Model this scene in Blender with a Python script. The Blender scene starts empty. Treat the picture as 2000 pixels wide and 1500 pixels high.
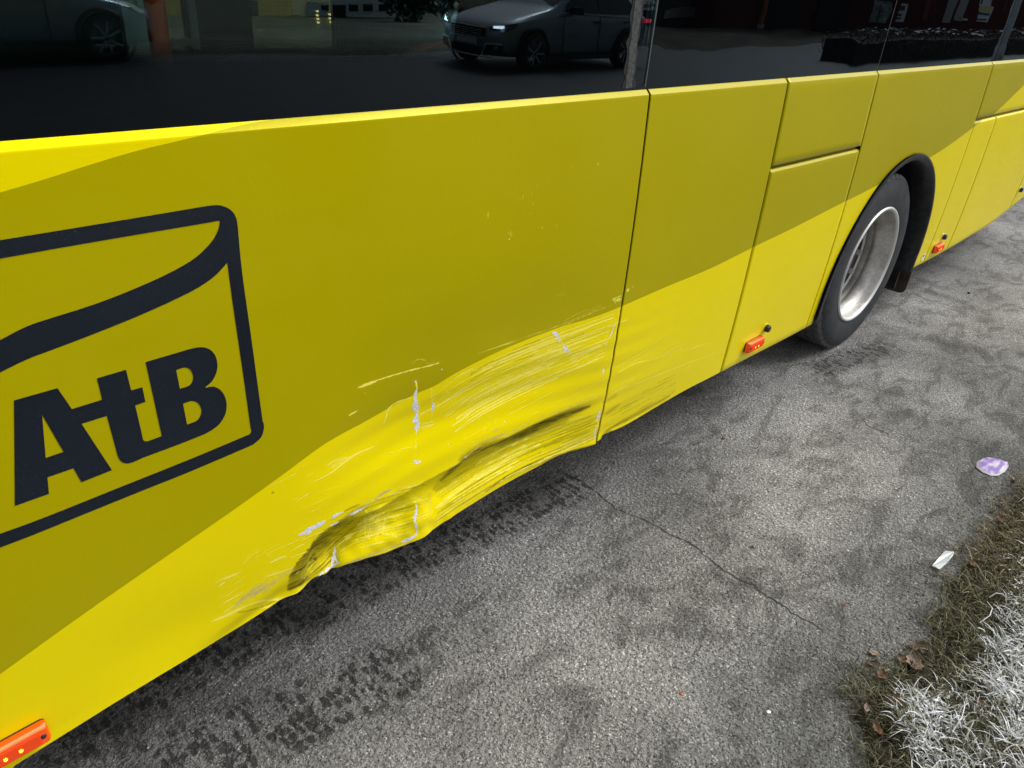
import bpy, bmesh, math, random
import numpy as np
from mathutils import Vector, Matrix
from mathutils.geometry import tessellate_polygon
random.seed(7); RNG = np.random.default_rng(7)
SC = bpy.context.scene; COL = SC.collection
R_ = math.radians

# ------------------------------------------------------------------ camera
PW, PH, F = 2000.0, 1500.0, 1477.535          # photograph's pixels, focal length in pixels
CAM = np.array([0.0, -1.26, 1.696])
_vx = np.array([1648.0, -687.0, F]); _vx /= np.linalg.norm(_vx)
_vz = -np.array([-220.0, 2650.0, F]); _vz /= np.linalg.norm(_vz)
_vy = np.cross(_vz, _vx)
ROT = np.array([_vx, _vy, _vz])               # world axes seen in camera coordinates
camd = bpy.data.cameras.new("camera"); camo = bpy.data.objects.new("camera", camd); COL.objects.link(camo)
camd.sensor_width = 36.0; camd.lens = 36.0 * F / PW; camd.clip_start = 0.05; camd.clip_end = 1500
M = Matrix.Identity(4)
for r in range(3):
    M[r][0] = ROT[r, 0]; M[r][1] = -ROT[r, 1]; M[r][2] = -ROT[r, 2]; M[r][3] = CAM[r]
camo.matrix_world = M
SC.camera = camo

# ------------------------------------------------------------------ sky and sun (overcast)
SUN_EL, SUN_AZ = R_(48), R_(122)              # azimuth clockwise from +Y
w = bpy.data.worlds.new("World"); SC.world = w; w.use_nodes = True
nt = w.node_tree; nt.nodes.clear()
sky = nt.nodes.new("ShaderNodeTexSky"); sky.sky_type = 'NISHITA'; sky.sun_disc = False
sky.sun_elevation = SUN_EL; sky.sun_rotation = SUN_AZ; sky.dust_density = 4.0; sky.air_density = 1.0
hs = nt.nodes.new("ShaderNodeHueSaturation"); hs.inputs['Saturation'].default_value = 0.22
bg = nt.nodes.new("ShaderNodeBackground"); bg.inputs['Strength'].default_value = 0.12
wo = nt.nodes.new("ShaderNodeOutputWorld")
nt.links.new(sky.outputs[0], hs.inputs['Color']); nt.links.new(hs.outputs[0], bg.inputs['Color']); nt.links.new(bg.outputs[0], wo.inputs['Surface'])
sl = bpy.data.lights.new("sun", 'SUN'); sl.energy = 1.2; sl.angle = R_(18); sl.color = (1.0, 0.985, 0.965)
so = bpy.data.objects.new("sun", sl); COL.objects.link(so)
_sd = Vector((math.sin(SUN_AZ) * math.cos(SUN_EL), math.cos(SUN_AZ) * math.cos(SUN_EL), math.sin(SUN_EL)))
so.rotation_euler = (-_sd).to_track_quat('-Z', 'Y').to_euler(); so.location = _sd * 50
SC.view_settings.view_transform = 'Standard'; SC.view_settings.look = 'None'
SC.view_settings.gamma = 1; SC.view_settings.use_curve_mapping = False
SC.view_settings.exposure = 0.62

# ------------------------------------------------------------------ projection helpers
def ray(px, py): return ROT @ np.array([px - 1000.0, py - 750.0, F])
def ss(a, b, x):
    t = np.clip((x - a) / (b - a), 0, 1); return t * t * (3 - 2 * t)
def gz(u): return np.exp(-u * u)
def S(x, z):
    """outer skin of the bus side: y of the sheet metal at (x, z); positive is pushed in"""
    x = np.asarray(x, float); z = np.asarray(z, float)
    b = -0.015 * (1 - np.clip((z - .87) / .56, -1, 1) ** 2)
    # broad hollow above the crease
    e1 = ss(.62, 1.05, x) * (1 - ss(1.30, 1.77, x))
    zc = .655 + .03 * np.sin(x * 3)
    v = .020 * gz((z - zc) / .095) * e1 + .008 * gz((z - .83) / .13) * e1
    # sill crushed below the crease
    cr = .492 + .012 * np.sin(x * 5.0 + .6)
    left = .635 + .36 * np.clip(z - .33, 0, .2)
    d2 = .046 * ss(0, .075, x - left) * (1 - ss(1.38, 1.78, x))
    d2 = d2 + .022 * gz((x - .77) / .08)* ss(0, .05, x - left)
    g = ss(0, .040, cr - z)
    low = d2 * g * (1 - .62 * ss(.43, .31, z))
    low = low * (1 - .55 * gz((x - 1.035) / .045) * ss(.44, .36, z))
    low = low - .016 * gz((x - .885) / .06) * gz((z - .43) / .05) * ss(.7, .8, x)
    # pinched lip at the left end of the crushed sill
    low = low + .012 * gz((x - .765) / .020) * ss(.40, .30, z) - .010 * gz((x - .738) / .022) * ss(.37, .30, z)
    # fold running out to the left below the crease
    q = z - (.285 + .30 * (x - .42))
    low = low + .010 * gz(q / .03) * ss(.33, .5, x) * (1 - ss(.60, .66, x))
    low = low - .006 * gz((q + .045) / .028) * ss(.38, .52, x) * (1 - ss(.62, .70, x))
    low = low + .006 * gz((z - .40) / .09) * gz((x - .36) / .16)
    # crumples
    m = ss(.66, .80, x) * (1 - ss(1.05, 1.35, x)) * ss(.52, .46, z)
    wr = (np.sin(x * 61 + z * 23) * np.sin(z * 83 - x * 17) + .6 * np.sin(x * 131 + 40 * z) * np.sin(z * 57 + x * 9)) * .0011 * m
    m2 = ss(.6, .9, x) * (1 - ss(1.7, 2.4, x)) * ss(.80, .7, z)
    wr = wr + np.sin(z * 95 + 3 * np.sin(x * 4)) * .0007 * m2
    tail = .007 * gz((z - .33) / .1) * ss(1.7, 1.9, x) * (1 - ss(1.95, 2.5, x))
    oil = .0011 * np.sin(x * 3.1 + 1.0) * np.sin(z * 6.0 + x) + .0005 * np.sin(x * 11 + z * 5)
    return b + v + low + wr + tail + oil
def unp(px, py):
    """pixel -> (x, z) on the bus skin"""
    v = ray(px, py); y = 0.0
    for _ in range(14):
        t = (y - CAM[1]) / v[1]; p = CAM + t * v
        y = .5 * y + .5 * float(S(p[0], p[2]))
    return p[0], p[2]
def atY(px, py, Y):
    v = ray(px, py); return CAM + (Y - CAM[1]) / v[1] * v
def onG(px, py, z=0.0):
    v = ray(px, py); return CAM + (z - CAM[2]) / v[2] * v
def refl(px, py, Y):
    """where the reflection in the window at this pixel comes from, on the plane y = Y"""
    v = ray(px, py); H = CAM - CAM[1] / v[1] * v; v2 = v * [1, -1, 1]; return H + (Y / v2[1]) * v2
def refl_plane(px, py, p0, d):
    v = ray(px, py); H = CAM - CAM[1] / v[1] * v; v2 = v * [1, -1, 1]
    n = np.array([-d[1], d[0], 0.0]); t = np.dot(np.array([p0[0], p0[1], 0]) - H, n) / np.dot(v2, n); return H + t * v2

# ------------------------------------------------------------------ material helpers
def mat(name, color=(.5, .5, .5), rough=.5, metal=0.0, spec=.5, coat=0.0, emit=None, estr=0.0):
    m = bpy.data.materials.new(name); m.use_nodes = True
    b = m.node_tree.nodes["Principled BSDF"]
    b.inputs['Base Color'].default_value = (*color, 1); b.inputs['Roughness'].default_value = rough
    b.inputs['Metallic'].default_value = metal; b.inputs['Specular IOR Level'].default_value = spec
    b.inputs['Coat Weight'].default_value = coat
    if emit: b.inputs['Emission Color'].default_value = (*emit, 1); b.inputs['Emission Strength'].default_value = estr
    return m
class NB:
    """small node-building helper"""
    def __init__(s, m): s.m = m; s.t = m.node_tree; s.b = s.t.nodes.get("Principled BSDF")
    def n(s, ty, **kw):
        o = s.t.nodes.new(ty)
        for k, v in kw.items():
            if hasattr(o, k): setattr(o, k, v)
            else: o.inputs[k].default_value = v
        return o
    def l(s, a, b): s.t.links.new(a, b)
    def pos(s, scale=(1, 1, 1)):
        g = s.n("ShaderNodeNewGeometry"); m = s.n("ShaderNodeVectorMath", operation='MULTIPLY'); s.l(g.outputs['Position'], m.inputs[0]); m.inputs[1].default_value = scale; return m.outputs[0]
    def noise(s, vec, scale, detail=3, rough=.5, dist=0.0):
        o = s.n("ShaderNodeTexNoise"); o.inputs['Scale'].default_value = scale; o.inputs['Detail'].default_value = detail
        o.inputs['Roughness'].default_value = rough; o.inputs['Distortion'].default_value = dist; s.l(vec, o.inputs['Vector']); return o.outputs['Fac']
    def vor(s, vec, scale, out='Distance', feature='F1'):
        o = s.n("ShaderNodeTexVoronoi", feature=feature); o.inputs['Scale'].default_value = scale; s.l(vec, o.inputs['Vector']); return o.outputs[out]
    def ramp(s, fac, stops):
        o = s.n("ShaderNodeValToRGB"); e = o.color_ramp.elements
        while len(e) > 1: e.remove(e[-1])
        for i, (p, c) in enumerate(stops):
            x = e[0] if i == 0 else e.new(p)
            x.position = p; x.color = (*(c if hasattr(c, '__len__') else (c, c, c)), 1)
        s.l(fac, o.inputs['Fac']); return o.outputs['Color']
    def math(s, op, a, b=None, c=None, clamp=False):
        o = s.n("ShaderNodeMath", operation=op); o.use_clamp = clamp
        for i, v in enumerate((a, b, c)):
            if v is None: continue
            if isinstance(v, (int, float)): o.inputs[i].default_value = v
            else: s.l(v, o.inputs[i])
        return o.outputs[0]
    def mix(s, fac, a, b, blend='MIX'):
        o = s.n("ShaderNodeMix", data_type='RGBA', blend_type=blend)
        for k, v in ((0, fac), (6, a), (7, b)):
            if isinstance(v, (int, float)): o.inputs[k].default_value = v
            elif isinstance(v, tuple): o.inputs[k].default_value = (*v, 1)
            else: s.l(v, o.inputs[k])
        return o.outputs[2]
    def attr(s, name, out='Fac'):
        o = s.n("ShaderNodeAttribute", attribute_name=name); return o.outputs[out]
    def sep(s, col):
        o = s.n("ShaderNodeSeparateColor"); s.l(col, o.inputs[0]); return o.outputs
    def bump(s, h, strength=.3, dist=.01, normal=None):
        o = s.n("ShaderNodeBump"); o.inputs['Strength'].default_value = strength; o.inputs['Distance'].default_value = dist
        s.l(h, o.inputs['Height'])
        if normal is not None: s.l(normal, o.inputs['Normal'])
        return o.outputs['Normal']
    def set(s, k, v): s.l(v, s.b.inputs[k])

MT = {}
def paint_material():
    m = mat("bus_paint", rough=.3, spec=.5); k = NB(m); k.b.inputs['Specular Tint'].default_value = (1, .86, .03, 1)
    P = k.pos()
    band = k.attr("band"); olive = k.math('GREATER_THAN', band, 0.0)
    wear = k.attr("wear", 'Color'); sc, pr, ru = k.sep(wear)[0:3]; di = k.attr("dirt")
    col = k.mix(olive, (.83, .690, .0), (.405, .350, .0))
    fl = k.noise(P, 900, 2); col = k.mix(.10, col, k.ramp(fl, [(.35, (.5, .5, .5)), (.65, (1, 1, 1))]), 'MULTIPLY')
    dust = k.noise(P, 2.2, 4, .6)
    col = k.mix(k.math('MULTIPLY', k.ramp(dust, [(.4, 0.0), (.75, 1.0)]), .05), col, (.60, .52, .06))
    # direction of the scrape: streaks run along the bus
    St = k.noise(k.pos((5, 5, 260)), 1.0, 4, .65); St2 = k.noise(k.pos((16, 16, 700)), 1.0, 3, .6)
    streak = k.math('ADD', k.math('MULTIPLY', St, .6), k.math('MULTIPLY', St2, .4))
    # rubber scuffs
    rm = k.math('MULTIPLY', ru, k.ramp(streak, [(.32, 0.42), (.62, 1.12)]), clamp=True)
    col = k.mix(rm, col, (.030, .022, .008))
    # scratches down to lighter paint
    edge = k.noise(P, 260, 3, .7)
    sm = k.math('MULTIPLY', k.math('SUBTRACT', k.math('MULTIPLY', sc, 1.5), k.math('MULTIPLY', edge, .55)), 1.5, clamp=True)
    col = k.mix(sm, col, (.90, .80, .12))
    dm = k.math('MULTIPLY', k.math('SUBTRACT', k.math('MULTIPLY', di, 1.6), k.math('ADD', k.math('MULTIPLY', edge, .45), k.math('MULTIPLY', streak, .85))), 2.2, clamp=True)
    col = k.mix(dm, col, (.50, .42, .17))
    edge2 = k.math('ADD', k.math('MULTIPLY', k.noise(P, 130, 4, .75), .65), k.math('MULTIPLY', edge, .35))
    pm = k.math('MULTIPLY', k.math('SUBTRACT', k.math('MULTIPLY', pr, 1.75), k.math('MULTIPLY', edge2, 1.75)), 6.0, clamp=True)
    pcol = k.ramp(k.noise(P, 330, 3, .7), [(.35, (.42, .42, .43)), (.58, (.86, .87, .90))])
    col = k.mix(pm, col, pcol)
    k.set('Base Color', col)
    rg = k.math('ADD', .26, k.math('MULTIPLY', rm, .25)); rg = k.math('ADD', rg, k.math('MULTIPLY', sm, .12)); rg = k.math('ADD', rg, k.math('MULTIPLY', pm, .25))
    rg = k.math('ADD', rg, k.math('MULTIPLY', dust, .08))
    k.set('Roughness', rg)
    op = k.math('ADD', k.noise(P, 95, 2), k.math('MULTIPLY', k.noise(k.pos((3, 3, 9)), 1.0, 2), 6.0))
    n0 = k.bump(op, .35, .0006)
    gp = k.n("ShaderNodeNewGeometry"); sp_ = k.n("ShaderNodeSeparateXYZ"); k.l(gp.outputs['Position'], sp_.inputs[0])
    rip = k.math('ADD', k.noise(k.pos((3.2, 1, 16)), 1.0, 3, .55, 1.2), k.math('MULTIPLY', k.noise(k.pos((9, 1, 44)), 1.0, 2, .5, .6), .35))
    mr = k.n("ShaderNodeMapRange"); mr.inputs[1].default_value = 2.3; mr.inputs[2].default_value = 5.2; k.l(sp_.outputs[0], mr.inputs[0])
    n1 = k.bump(k.math('MULTIPLY', rip, mr.outputs[0]), .8, .0026, n0)
    h = k.math('SUBTRACT', 0.0, k.math('ADD', k.math('MULTIPLY', pm, 1.0), k.math('MULTIPLY', sm, .5)))
    wearany = k.math('ADD', k.math('ADD', sc, ru), pr, clamp=True)
    h = k.math('ADD', h, k.math('MULTIPLY', k.math('MULTIPLY', streak, wearany), 1.6))
    n2 = k.bump(h, .5, .0012, n1); k.set('Normal', n2)
    return m
def asphalt_material(near):
    m = mat("asphalt_surface" if near else "asphalt_far", rough=.85, spec=.35); k = NB(m)
    P = k.pos()
    big = k.noise(P, 1.1, 5, .6, .4); mid = k.noise(k.pos((.8, 1.5, 1)), 5.0, 5, .62, 1.1); fine = k.noise(P, 120, 4, .7)
    v = k.n("ShaderNodeTexVoronoi"); v.inputs['Scale'].default_value = 240; k.l(P, v.inputs['Vector'])
    stone = k.sep(v.outputs['Color'])[0]; cell = v.outputs['Distance']
    base = k.ramp(big, [(.34, (.205, .202, .195)), (.5, (.300, .296, .286)), (.66, (.385, .381, .370))])
    base = k.mix(.75, base, k.ramp(mid, [(.34, (.46, .455, .445)), (.435, (.62, .615, .60)), (.468, (.93, .93, .93)), (.66, (1.16, 1.16, 1.16))]), 'MULTIPLY')
    base = k.mix(1.0, base, k.ramp(fine, [(.30, (.62, .62, .62)), (.44, (.90, .90, .90)), (.55, (1.04, 1.04, 1.04)), (.70, (1.32, 1.32, 1.32))]), 'MULTIPLY')
    base = k.mix(1.0, base, k.ramp(stone, [(0.0, (.25, .25, .25)), (.14, (.55, .55, .55)), (.26, (.92, .92, .92)), (.80, (1.08, 1.08, 1.07)), (.95, (1.35, 1.35, 1.35)), (.985, (2.3, 2.3, 2.3))]), 'MULTIPLY')
    pit = k.vor(P, 42, 'Distance'); pitm = k.ramp(pit, [(.0, 1.0), (.10, 1.0), (.16, 0.0)])
    pitm = k.math('MULTIPLY', pitm, k.ramp(k.noise(P, 9, 2), [(.50, 0.0), (.62, 1.0)]))
    base = k.mix(k.math('MULTIPLY', pitm, .6), base, (.035, .034, .032))
    rough = None
    if near:
        st = k.attr("stain_shade", 'Color'); dk, tr, edge_shade = k.sep(st)[0:3]
        lump = k.noise(P, 60, 4, .7, .6); lump2 = k.noise(P, 14, 3, .6)
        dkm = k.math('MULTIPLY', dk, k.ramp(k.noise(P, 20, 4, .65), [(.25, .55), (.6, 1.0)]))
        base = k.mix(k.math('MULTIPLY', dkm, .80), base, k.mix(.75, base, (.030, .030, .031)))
        tv = k.n("ShaderNodeTexVoronoi"); tv.inputs['Scale'].default_value = 1.0; tv.inputs['Randomness'].default_value = .55; k.l(k.pos((46, 24, 1)), tv.inputs['Vector'])
        blk = k.math('ADD', tv.outputs['Distance'], k.math('MULTIPLY', k.math('SUBTRACT', lump, .5), 1.7)); on = k.math('GREATER_THAN', k.sep(tv.outputs['Color'])[1], .22)
        trm = k.math('MULTIPLY', k.math('MULTIPLY', k.math('MULTIPLY', tr, 1.3), k.ramp(blk, [(.38, 1.0), (.52, 0.0)])), on, clamp=True)
        base = k.mix(k.math('MULTIPLY', tr, .40), base, k.mix(.6, base, (.06, .055, .05)))
        base = k.mix(k.math('MULTIPLY', trm, .85), base, (.018, .018, .019))
        base = k.mix(k.math('MULTIPLY', edge_shade, .9, clamp=True), base, k.mix(1.0, base, (.46, .48, .49), 'MULTIPLY'))
    k.set('Base Color', base)
    h = k.math('ADD', k.math('MULTIPLY', k.ramp(cell, [(0, 1.0), (.6, 0.0)]), .5), k.math('MULTIPLY', fine, 1.6))
    h = k.math('ADD', h, k.math('MULTIPLY', k.noise(P, 75, 3, .6), 5.5))
    h = k.math('SUBTRACT', h, k.math('MULTIPLY', pitm, 1.2))
    if near: h = k.math('SUBTRACT', h, k.math('MULTIPLY', trm, 1.0))
    k.set('Normal', k.bump(h, 1.0, .0048))
    return m
def noisy(name, c1, c2, scale, rough=.8, bump=.3, dist=.01, detail=5, spec=.3, stretch=(1, 1, 1)):
    m = mat(name, c1, rough, spec=spec); k = NB(m); P = k.pos(stretch)
    f = k.noise(P, scale, detail, .65); k.set('Base Color', k.ramp(f, [(.35, c1), (.65, c2)])); k.set('Normal', k.bump(f, bump, dist)); return m

MT['paint'] = paint_material()
MT['asphalt'] = asphalt_material(True); MT['asphalt_far'] = asphalt_material(False)
def logo_material():
    m = mat("navy_print", (.011, .016, .028), .45, spec=.28); k = NB(m); P = k.pos()
    sp = k.ramp(k.noise(P, 520, 2, .5), [(.66, 0.0), (.74, 1.0)])
    f = k.noise(P, 3, 3); c = k.ramp(f, [(.3, (.005, .008, .014)), (.7, (.008, .012, .021))])
    k.set('Base Color', k.mix(k.math('MULTIPLY', sp, .22), c, (.22, .25, .24))); k.set('Roughness', k.math('ADD', .38, k.math('MULTIPLY', f, .15))); return m
MT['navy'] = logo_material()
MT['rubber'] = noisy("black_rubber", (.012, .013, .015), (.030, .032, .036), 30, .40, .25, .002)
def tyre_material():
    m = mat("tyre_rubber", (.03, .033, .038), .68, spec=.4); k = NB(m)
    g = k.n("ShaderNodeTexCoord"); sx = k.n("ShaderNodeSeparateXYZ"); k.l(g.outputs['Object'], sx.inputs[0])
    r = k.math('SQRT', k.math('ADD', k.math('POWER', sx.outputs[0], 2.0), k.math('POWER', sx.outputs[2], 2.0)))
    cx = k.n("ShaderNodeCombineXYZ"); k.l(r, cx.inputs[0]); ring = k.noise(cx.outputs[0], 160, 4, .7)
    dust = k.noise(g.outputs['Object'], 9, 5, .7)
    c = k.ramp(dust, [(.35, (.013, .016, .020)), (.65, (.036, .041, .048))])
    trd = k.math('GREATER_THAN', r, .4455); c = k.mix(k.math('MULTIPLY', trd, .6), c, (.15, .145, .14)); c = k.mix(.5, c, k.ramp(ring, [(.35, (.55, .55, .55)), (.65, (1.2, 1.2, 1.2))]), 'MULTIPLY')
    k.set('Base Color', c); k.set('Normal', k.bump(ring, .5, .0035)); return m
MT['tyre'] = tyre_material()
def rim_material():
    m = mat("rim_paint", (.5, .5, .5), .38, .30); k = NB(m)
    g = k.n("ShaderNodeTexCoord"); d = k.noise(g.outputs['Object'], 7, 6, .7, .5); s = k.noise(g.outputs['Object'], 60, 4, .7)
    c = k.ramp(d, [(.28, (.24, .21, .18)), (.45, (.44, .42, .39)), (.62, (.58, .57, .55))])
    c = k.mix(.6, c, k.ramp(s, [(.3, (.55, .52, .48)), (.55, (1, 1, 1))]), 'MULTIPLY')
    sy = k.n("ShaderNodeSeparateXYZ"); k.l(g.outputs['Object'], sy.inputs[0]); dp = k.n("ShaderNodeMapRange"); dp.inputs[1].default_value = .085; dp.inputs[2].default_value = .150; k.l(sy.outputs[1], dp.inputs[0])
    c = k.mix(k.math('MULTIPLY', dp.outputs[0], .85), c, (.035, .028, .022))      # deep barrel's shade painted in, along with brake dust
    k.set('Base Color', c); k.set('Roughness', k.math('ADD', .30, k.math('MULTIPLY', d, .3))); return m
MT['rim'] = rim_material()
MT['gap'] = mat("gap_backing", (.020, .015, .004), .8)  # dark brown-olive backing behind the panels and on the end walls
MT['groove'] = mat('groove_paint', (.20, .17, .004), .5)
MT['black'] = mat("black_plastic", (.012, .012, .013), .5)
MT['dark'] = noisy("dirty_black", (.010, .009, .008), (.030, .025, .020), 14, .85)
MT['floor'] = mat("bus_floor", (.035, .04, .045), .7)
MT['silverlip'] = mat("pale_metal", (.55, .56, .55), .35, .8)
def glass_material(name, tint, ior, wav, dots=False, gain=1.25):
    m = bpy.data.materials.new(name); m.use_nodes = True; t = m.node_tree; t.nodes.clear(); k = NB(m)
    out = k.n("ShaderNodeOutputMaterial"); gl = k.n("ShaderNodeBsdfGlossy"); gl.inputs['Roughness'].default_value = 0.0
    gl.inputs['Color'].default_value = (.74, .90, 1.0, 1)
    fr = k.n("ShaderNodeFresnel"); fr.inputs['IOR'].default_value = ior
    mx = k.n("ShaderNodeMixShader")
    if wav:
        h = k.math('ADD', k.noise(k.pos((1.6, 1, 7.0)), 1.0, 1.5, .5), k.math('MULTIPLY', k.noise(k.pos((9, 1, 9)), 1.0, 1), .08))
        nn = k.bump(h, 1.0, wav); k.l(nn, gl.inputs['Normal'])
    if tint is None:
        base = k.n("ShaderNodeBsdfDiffuse"); base.inputs['Color'].default_value = (.0008, .0010, .0014, 1); bo = base.outputs[0]
    else:
        tr = k.n("ShaderNodeBsdfTransparent"); tr.inputs['Color'].default_value = (*tint, 1); bo = tr.outputs[0]
    if dots:
        g = k.n("ShaderNodeNewGeometry"); sx = k.n("ShaderNodeSeparateXYZ"); k.l(g.outputs['Position'], sx.inputs[0])
        dk = k.n("ShaderNodeBsdfDiffuse"); dk.inputs['Color'].default_value = (.0006, .0008, .0010, 1)
        a = k.math('SINE', k.math('MULTIPLY', k.math('ADD', sx.outputs[0], sx.outputs[2]), 2 * math.pi / .0085))
        b = k.math('SINE', k.math('MULTIPLY', k.math('SUBTRACT', sx.outputs[0], sx.outputs[2]), 2 * math.pi / .0085))
        pat = k.math('MULTIPLY', a, b)
        thr = k.math('MULTIPLY', k.math('SUBTRACT', sx.outputs[2], 1.515), 24.0)   # solid frit below, dots fading above
        f = k.math('GREATER_THAN', k.math('ABSOLUTE', pat), thr)
        m2 = k.n("ShaderNodeMixShader"); k.l(f, m2.inputs[0]); k.l(bo, m2.inputs[1]); k.l(dk.outputs[0], m2.inputs[2]); bo = m2.outputs[0]
    fac = k.math('MULTIPLY', fr.outputs[0], gain, clamp=True)
    k.l(fac, mx.inputs[0]); k.l(bo, mx.inputs[1]); k.l(gl.outputs[0], mx.inputs[2]); k.l(mx.outputs[0], out.inputs['Surface'])
    return m
MT['glass_clear'] = glass_material("tinted_window_glass", (.74, .86, .82), 1.52, .0004, True, 1.2)
MT['glass_far'] = glass_material("far_window_glass", (.30, .33, .30), 1.5, 0)
MT['glass_black2'] = glass_material("calm_black_window_glass", None, 1.58, .0005, gain=.85)
MT['glass_black'] = glass_material("black_window_glass", None, 1.58, .0013, gain=.85)
MT['glass_car'] = mat("car_glass", (.012, .016, .018), .05, spec=.6)

# ------------------------------------------------------------------ mesh helpers
def link(o, parent=None):
    COL.objects.link(o)
    if parent is not None: o.parent = parent
    return o
def mesh(name, V, Fc, m, parent=None, smooth=False, loc=None):
    me = bpy.data.meshes.new(name); me.from_pydata([tuple(map(float, v)) for v in V], [], Fc); me.update()
    if smooth: me.polygons.foreach_set('use_smooth', [True] * len(me.polygons))
    if m is not None: me.materials.append(m)
    o = bpy.data.objects.new(name, me); link(o, parent)
    if loc is not None: o.location = loc
    return o
def np_mesh(name, V, Q, m, parent=None, smooth=True):
    me = bpy.data.meshes.new(name); V = np.asarray(V, np.float32); Q = np.asarray(Q, np.int32); n = Q.shape[1]
    me.vertices.add(len(V)); me.vertices.foreach_set('co', V.ravel())
    me.loops.add(Q.size); me.loops.foreach_set('vertex_index', Q.ravel())
    me.polygons.add(len(Q)); me.polygons.foreach_set('loop_start', np.arange(0, Q.size, n, dtype=np.int32))
    me.polygons.foreach_set('loop_total', np.full(len(Q), n, np.int32))
    me.polygons.foreach_set('use_smooth', np.full(len(Q), smooth))
    me.update(calc_edges=True)
    me.materials.append(m); o = bpy.data.objects.new(name, me); return link(o, parent)
def fattr(o, name, vals, ty='FLOAT'):
    a = o.data.attributes.new(name, ty, 'POINT')
    a.data.foreach_set('value' if ty == 'FLOAT' else 'color', np.ascontiguousarray(vals, np.float32).ravel())
def tag(o, label=None, cat=None, group=None, kind=None):
    for k_, v_ in (('label', label), ('category', cat), ('group', group), ('kind', kind)):
        if v_: o[k_] = v_
    return o
def thing(name, label, cat, loc=(0, 0, 0), rz=0, group=None):
    o = bpy.data.objects.new(name, None); COL.objects.link(o); o.location = loc; o.rotation_euler = (0, 0, rz); o.empty_display_size = .2
    return tag(o, label, cat, group)
class MB:
    def __init__(s): s.V = []; s.F = []
    def add(s, V, Fc):
        n = len(s.V); s.V += [tuple(v) for v in V]; s.F += [tuple(i + n for i in f) for f in Fc]; return s
    def box(s, x0, x1, y0, y1, z0, z1):
        return s.add([(x, y, z) for z in (z0, z1) for y in (y0, y1) for x in (x0, x1)], [(0, 2, 3, 1), (4, 5, 7, 6), (0, 1, 5, 4), (2, 6, 7, 3), (0, 4, 6, 2), (1, 3, 7, 5)])
    def tube(s, pts, r, n=10, cap=True):
        pts = [Vector(p) for p in pts]; rs = r if hasattr(r, '__len__') else [r] * len(pts); base = len(s.V)
        for i, p in enumerate(pts):
            d = (pts[min(i + 1, len(pts) - 1)] - pts[max(i - 1, 0)]).normalized()
            a = d.orthogonal().normalized() if i == 0 else (a - d * a.dot(d)).normalized(); b = d.cross(a)
            for j in range(n):
                t = 2 * math.pi * j / n; s.V.append(tuple(p + (a * math.cos(t) + b * math.sin(t)) * rs[i]))
        for i in range(len(pts) - 1):
            for j in range(n):
                j2 = (j + 1) % n; s.F.append((base + i * n + j, base + i * n + j2, base + (i + 1) * n + j2, base + (i + 1) * n + j))
        if cap: s.F.append(tuple(base + j for j in reversed(range(n)))); s.F.append(tuple(base + (len(pts) - 1) * n + j for j in range(n)))
        return s
    def build(s, name, m, parent=None, smooth=False, loc=None): return mesh(name, s.V, s.F, m, parent, smooth, loc)
def lathe_y(prof, segs, rfun=None):
    """profile of (y, r) turned round the y axis"""
    V = []; n = len(prof)
    for i in range(segs):
        a = 2 * math.pi * i / segs
        for j, (y, r) in enumerate(prof):
            rr = rfun(i, j, y, r) if rfun else r
            V.append((rr * math.cos(a), y, rr * math.sin(a)))
    Fc = [(i * n + j, ((i + 1) % segs) * n + j, ((i + 1) % segs) * n + j + 1, i * n + j + 1) for i in range(segs) for j in range(n - 1)]
    return V, Fc
def catmull(P, n=6):
    P = [np.array(p, float) for p in P]; out = []
    for i in range(len(P) - 1):
        p0 = P[max(i - 1, 0)]; p1 = P[i]; p2 = P[i + 1]; p3 = P[min(i + 2, len(P) - 1)]
        for k in range(n):
            t = k / n; out.append(.5 * (2 * p1 + (p2 - p0) * t + (2 * p0 - 5 * p1 + 4 * p2 - p3) * t * t + (3 * p1 - p0 - 3 * p2 + p3) * t ** 3))
    out.append(P[-1]); return out

# ------------------------------------------------------------------ frames used when tracing marks from enlarged crops
FR = {'P': (0, 0, 1), '4': (0, 390, 2.857), '7': (0, 975, 2.857), 'K': (0, 700, 3.5714), '5': (400, 600, 2.222), 'B': (500, 780, 3.75),
      'C': (800, 560, 3.75), 'D': (1150, 560, 4.4125), 'E': (400, 980, 5.77), 'H': (930, 320, 5.0), 'W': (1520, 280, 3.571)}
def fp(f, pts):
    ox, oy, s = FR[f]; return [(ox + a / s, oy + b / s) for a, b in pts]

# ------------------------------------------------------------------ livery edges, sill edge
LOWER = [unp(*p) for p in [(0, 1317), (181, 1187), (452, 999), (607, 886.5), (660, 852), (710.5, 825), (760, 797), (787, 782), (820, 766), (850, 753),
         (895, 726), (962.5, 692), (1030, 663), (1097.5, 638), (1155, 621), (1210, 600), (1302, 560), (1386, 525), (1469, 484), (1560, 440), (1646.5, 395.5), (1702.5, 367.5), (1821.5, 304.5), (1896.8, 252), (1923, 232.7), (1947.5, 217), (2000, 166)]]
UPPER = [unp(*p) for p in [(0, 376), (87.5, 350), (175, 322), (262.5, 295.8), (350, 274.8), (437.5, 253.8), (490, 243), (535, 236)]]
SILL = [unp(*p) for p in [(21, 1500), (184, 1398), (245, 1360), (378, 1279.5), (455, 1232), (518, 1192), (560, 1166), (598, 1142), (632, 1122), (656, 1108.5), (675, 1103), (715, 1090.5), (760, 1077), (805, 1059), (827, 1050), (859, 1025), (904, 996), (962, 960),
         (1030, 922), (1097, 888), (1167, 865.5), (1172, 853), (1223, 829.5), (1300, 784), (1350, 756), (1401, 730), (1577, 638), (1780, 525), (1850, 487), (1932, 438), (1960, 416), (1995, 388)]]
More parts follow.
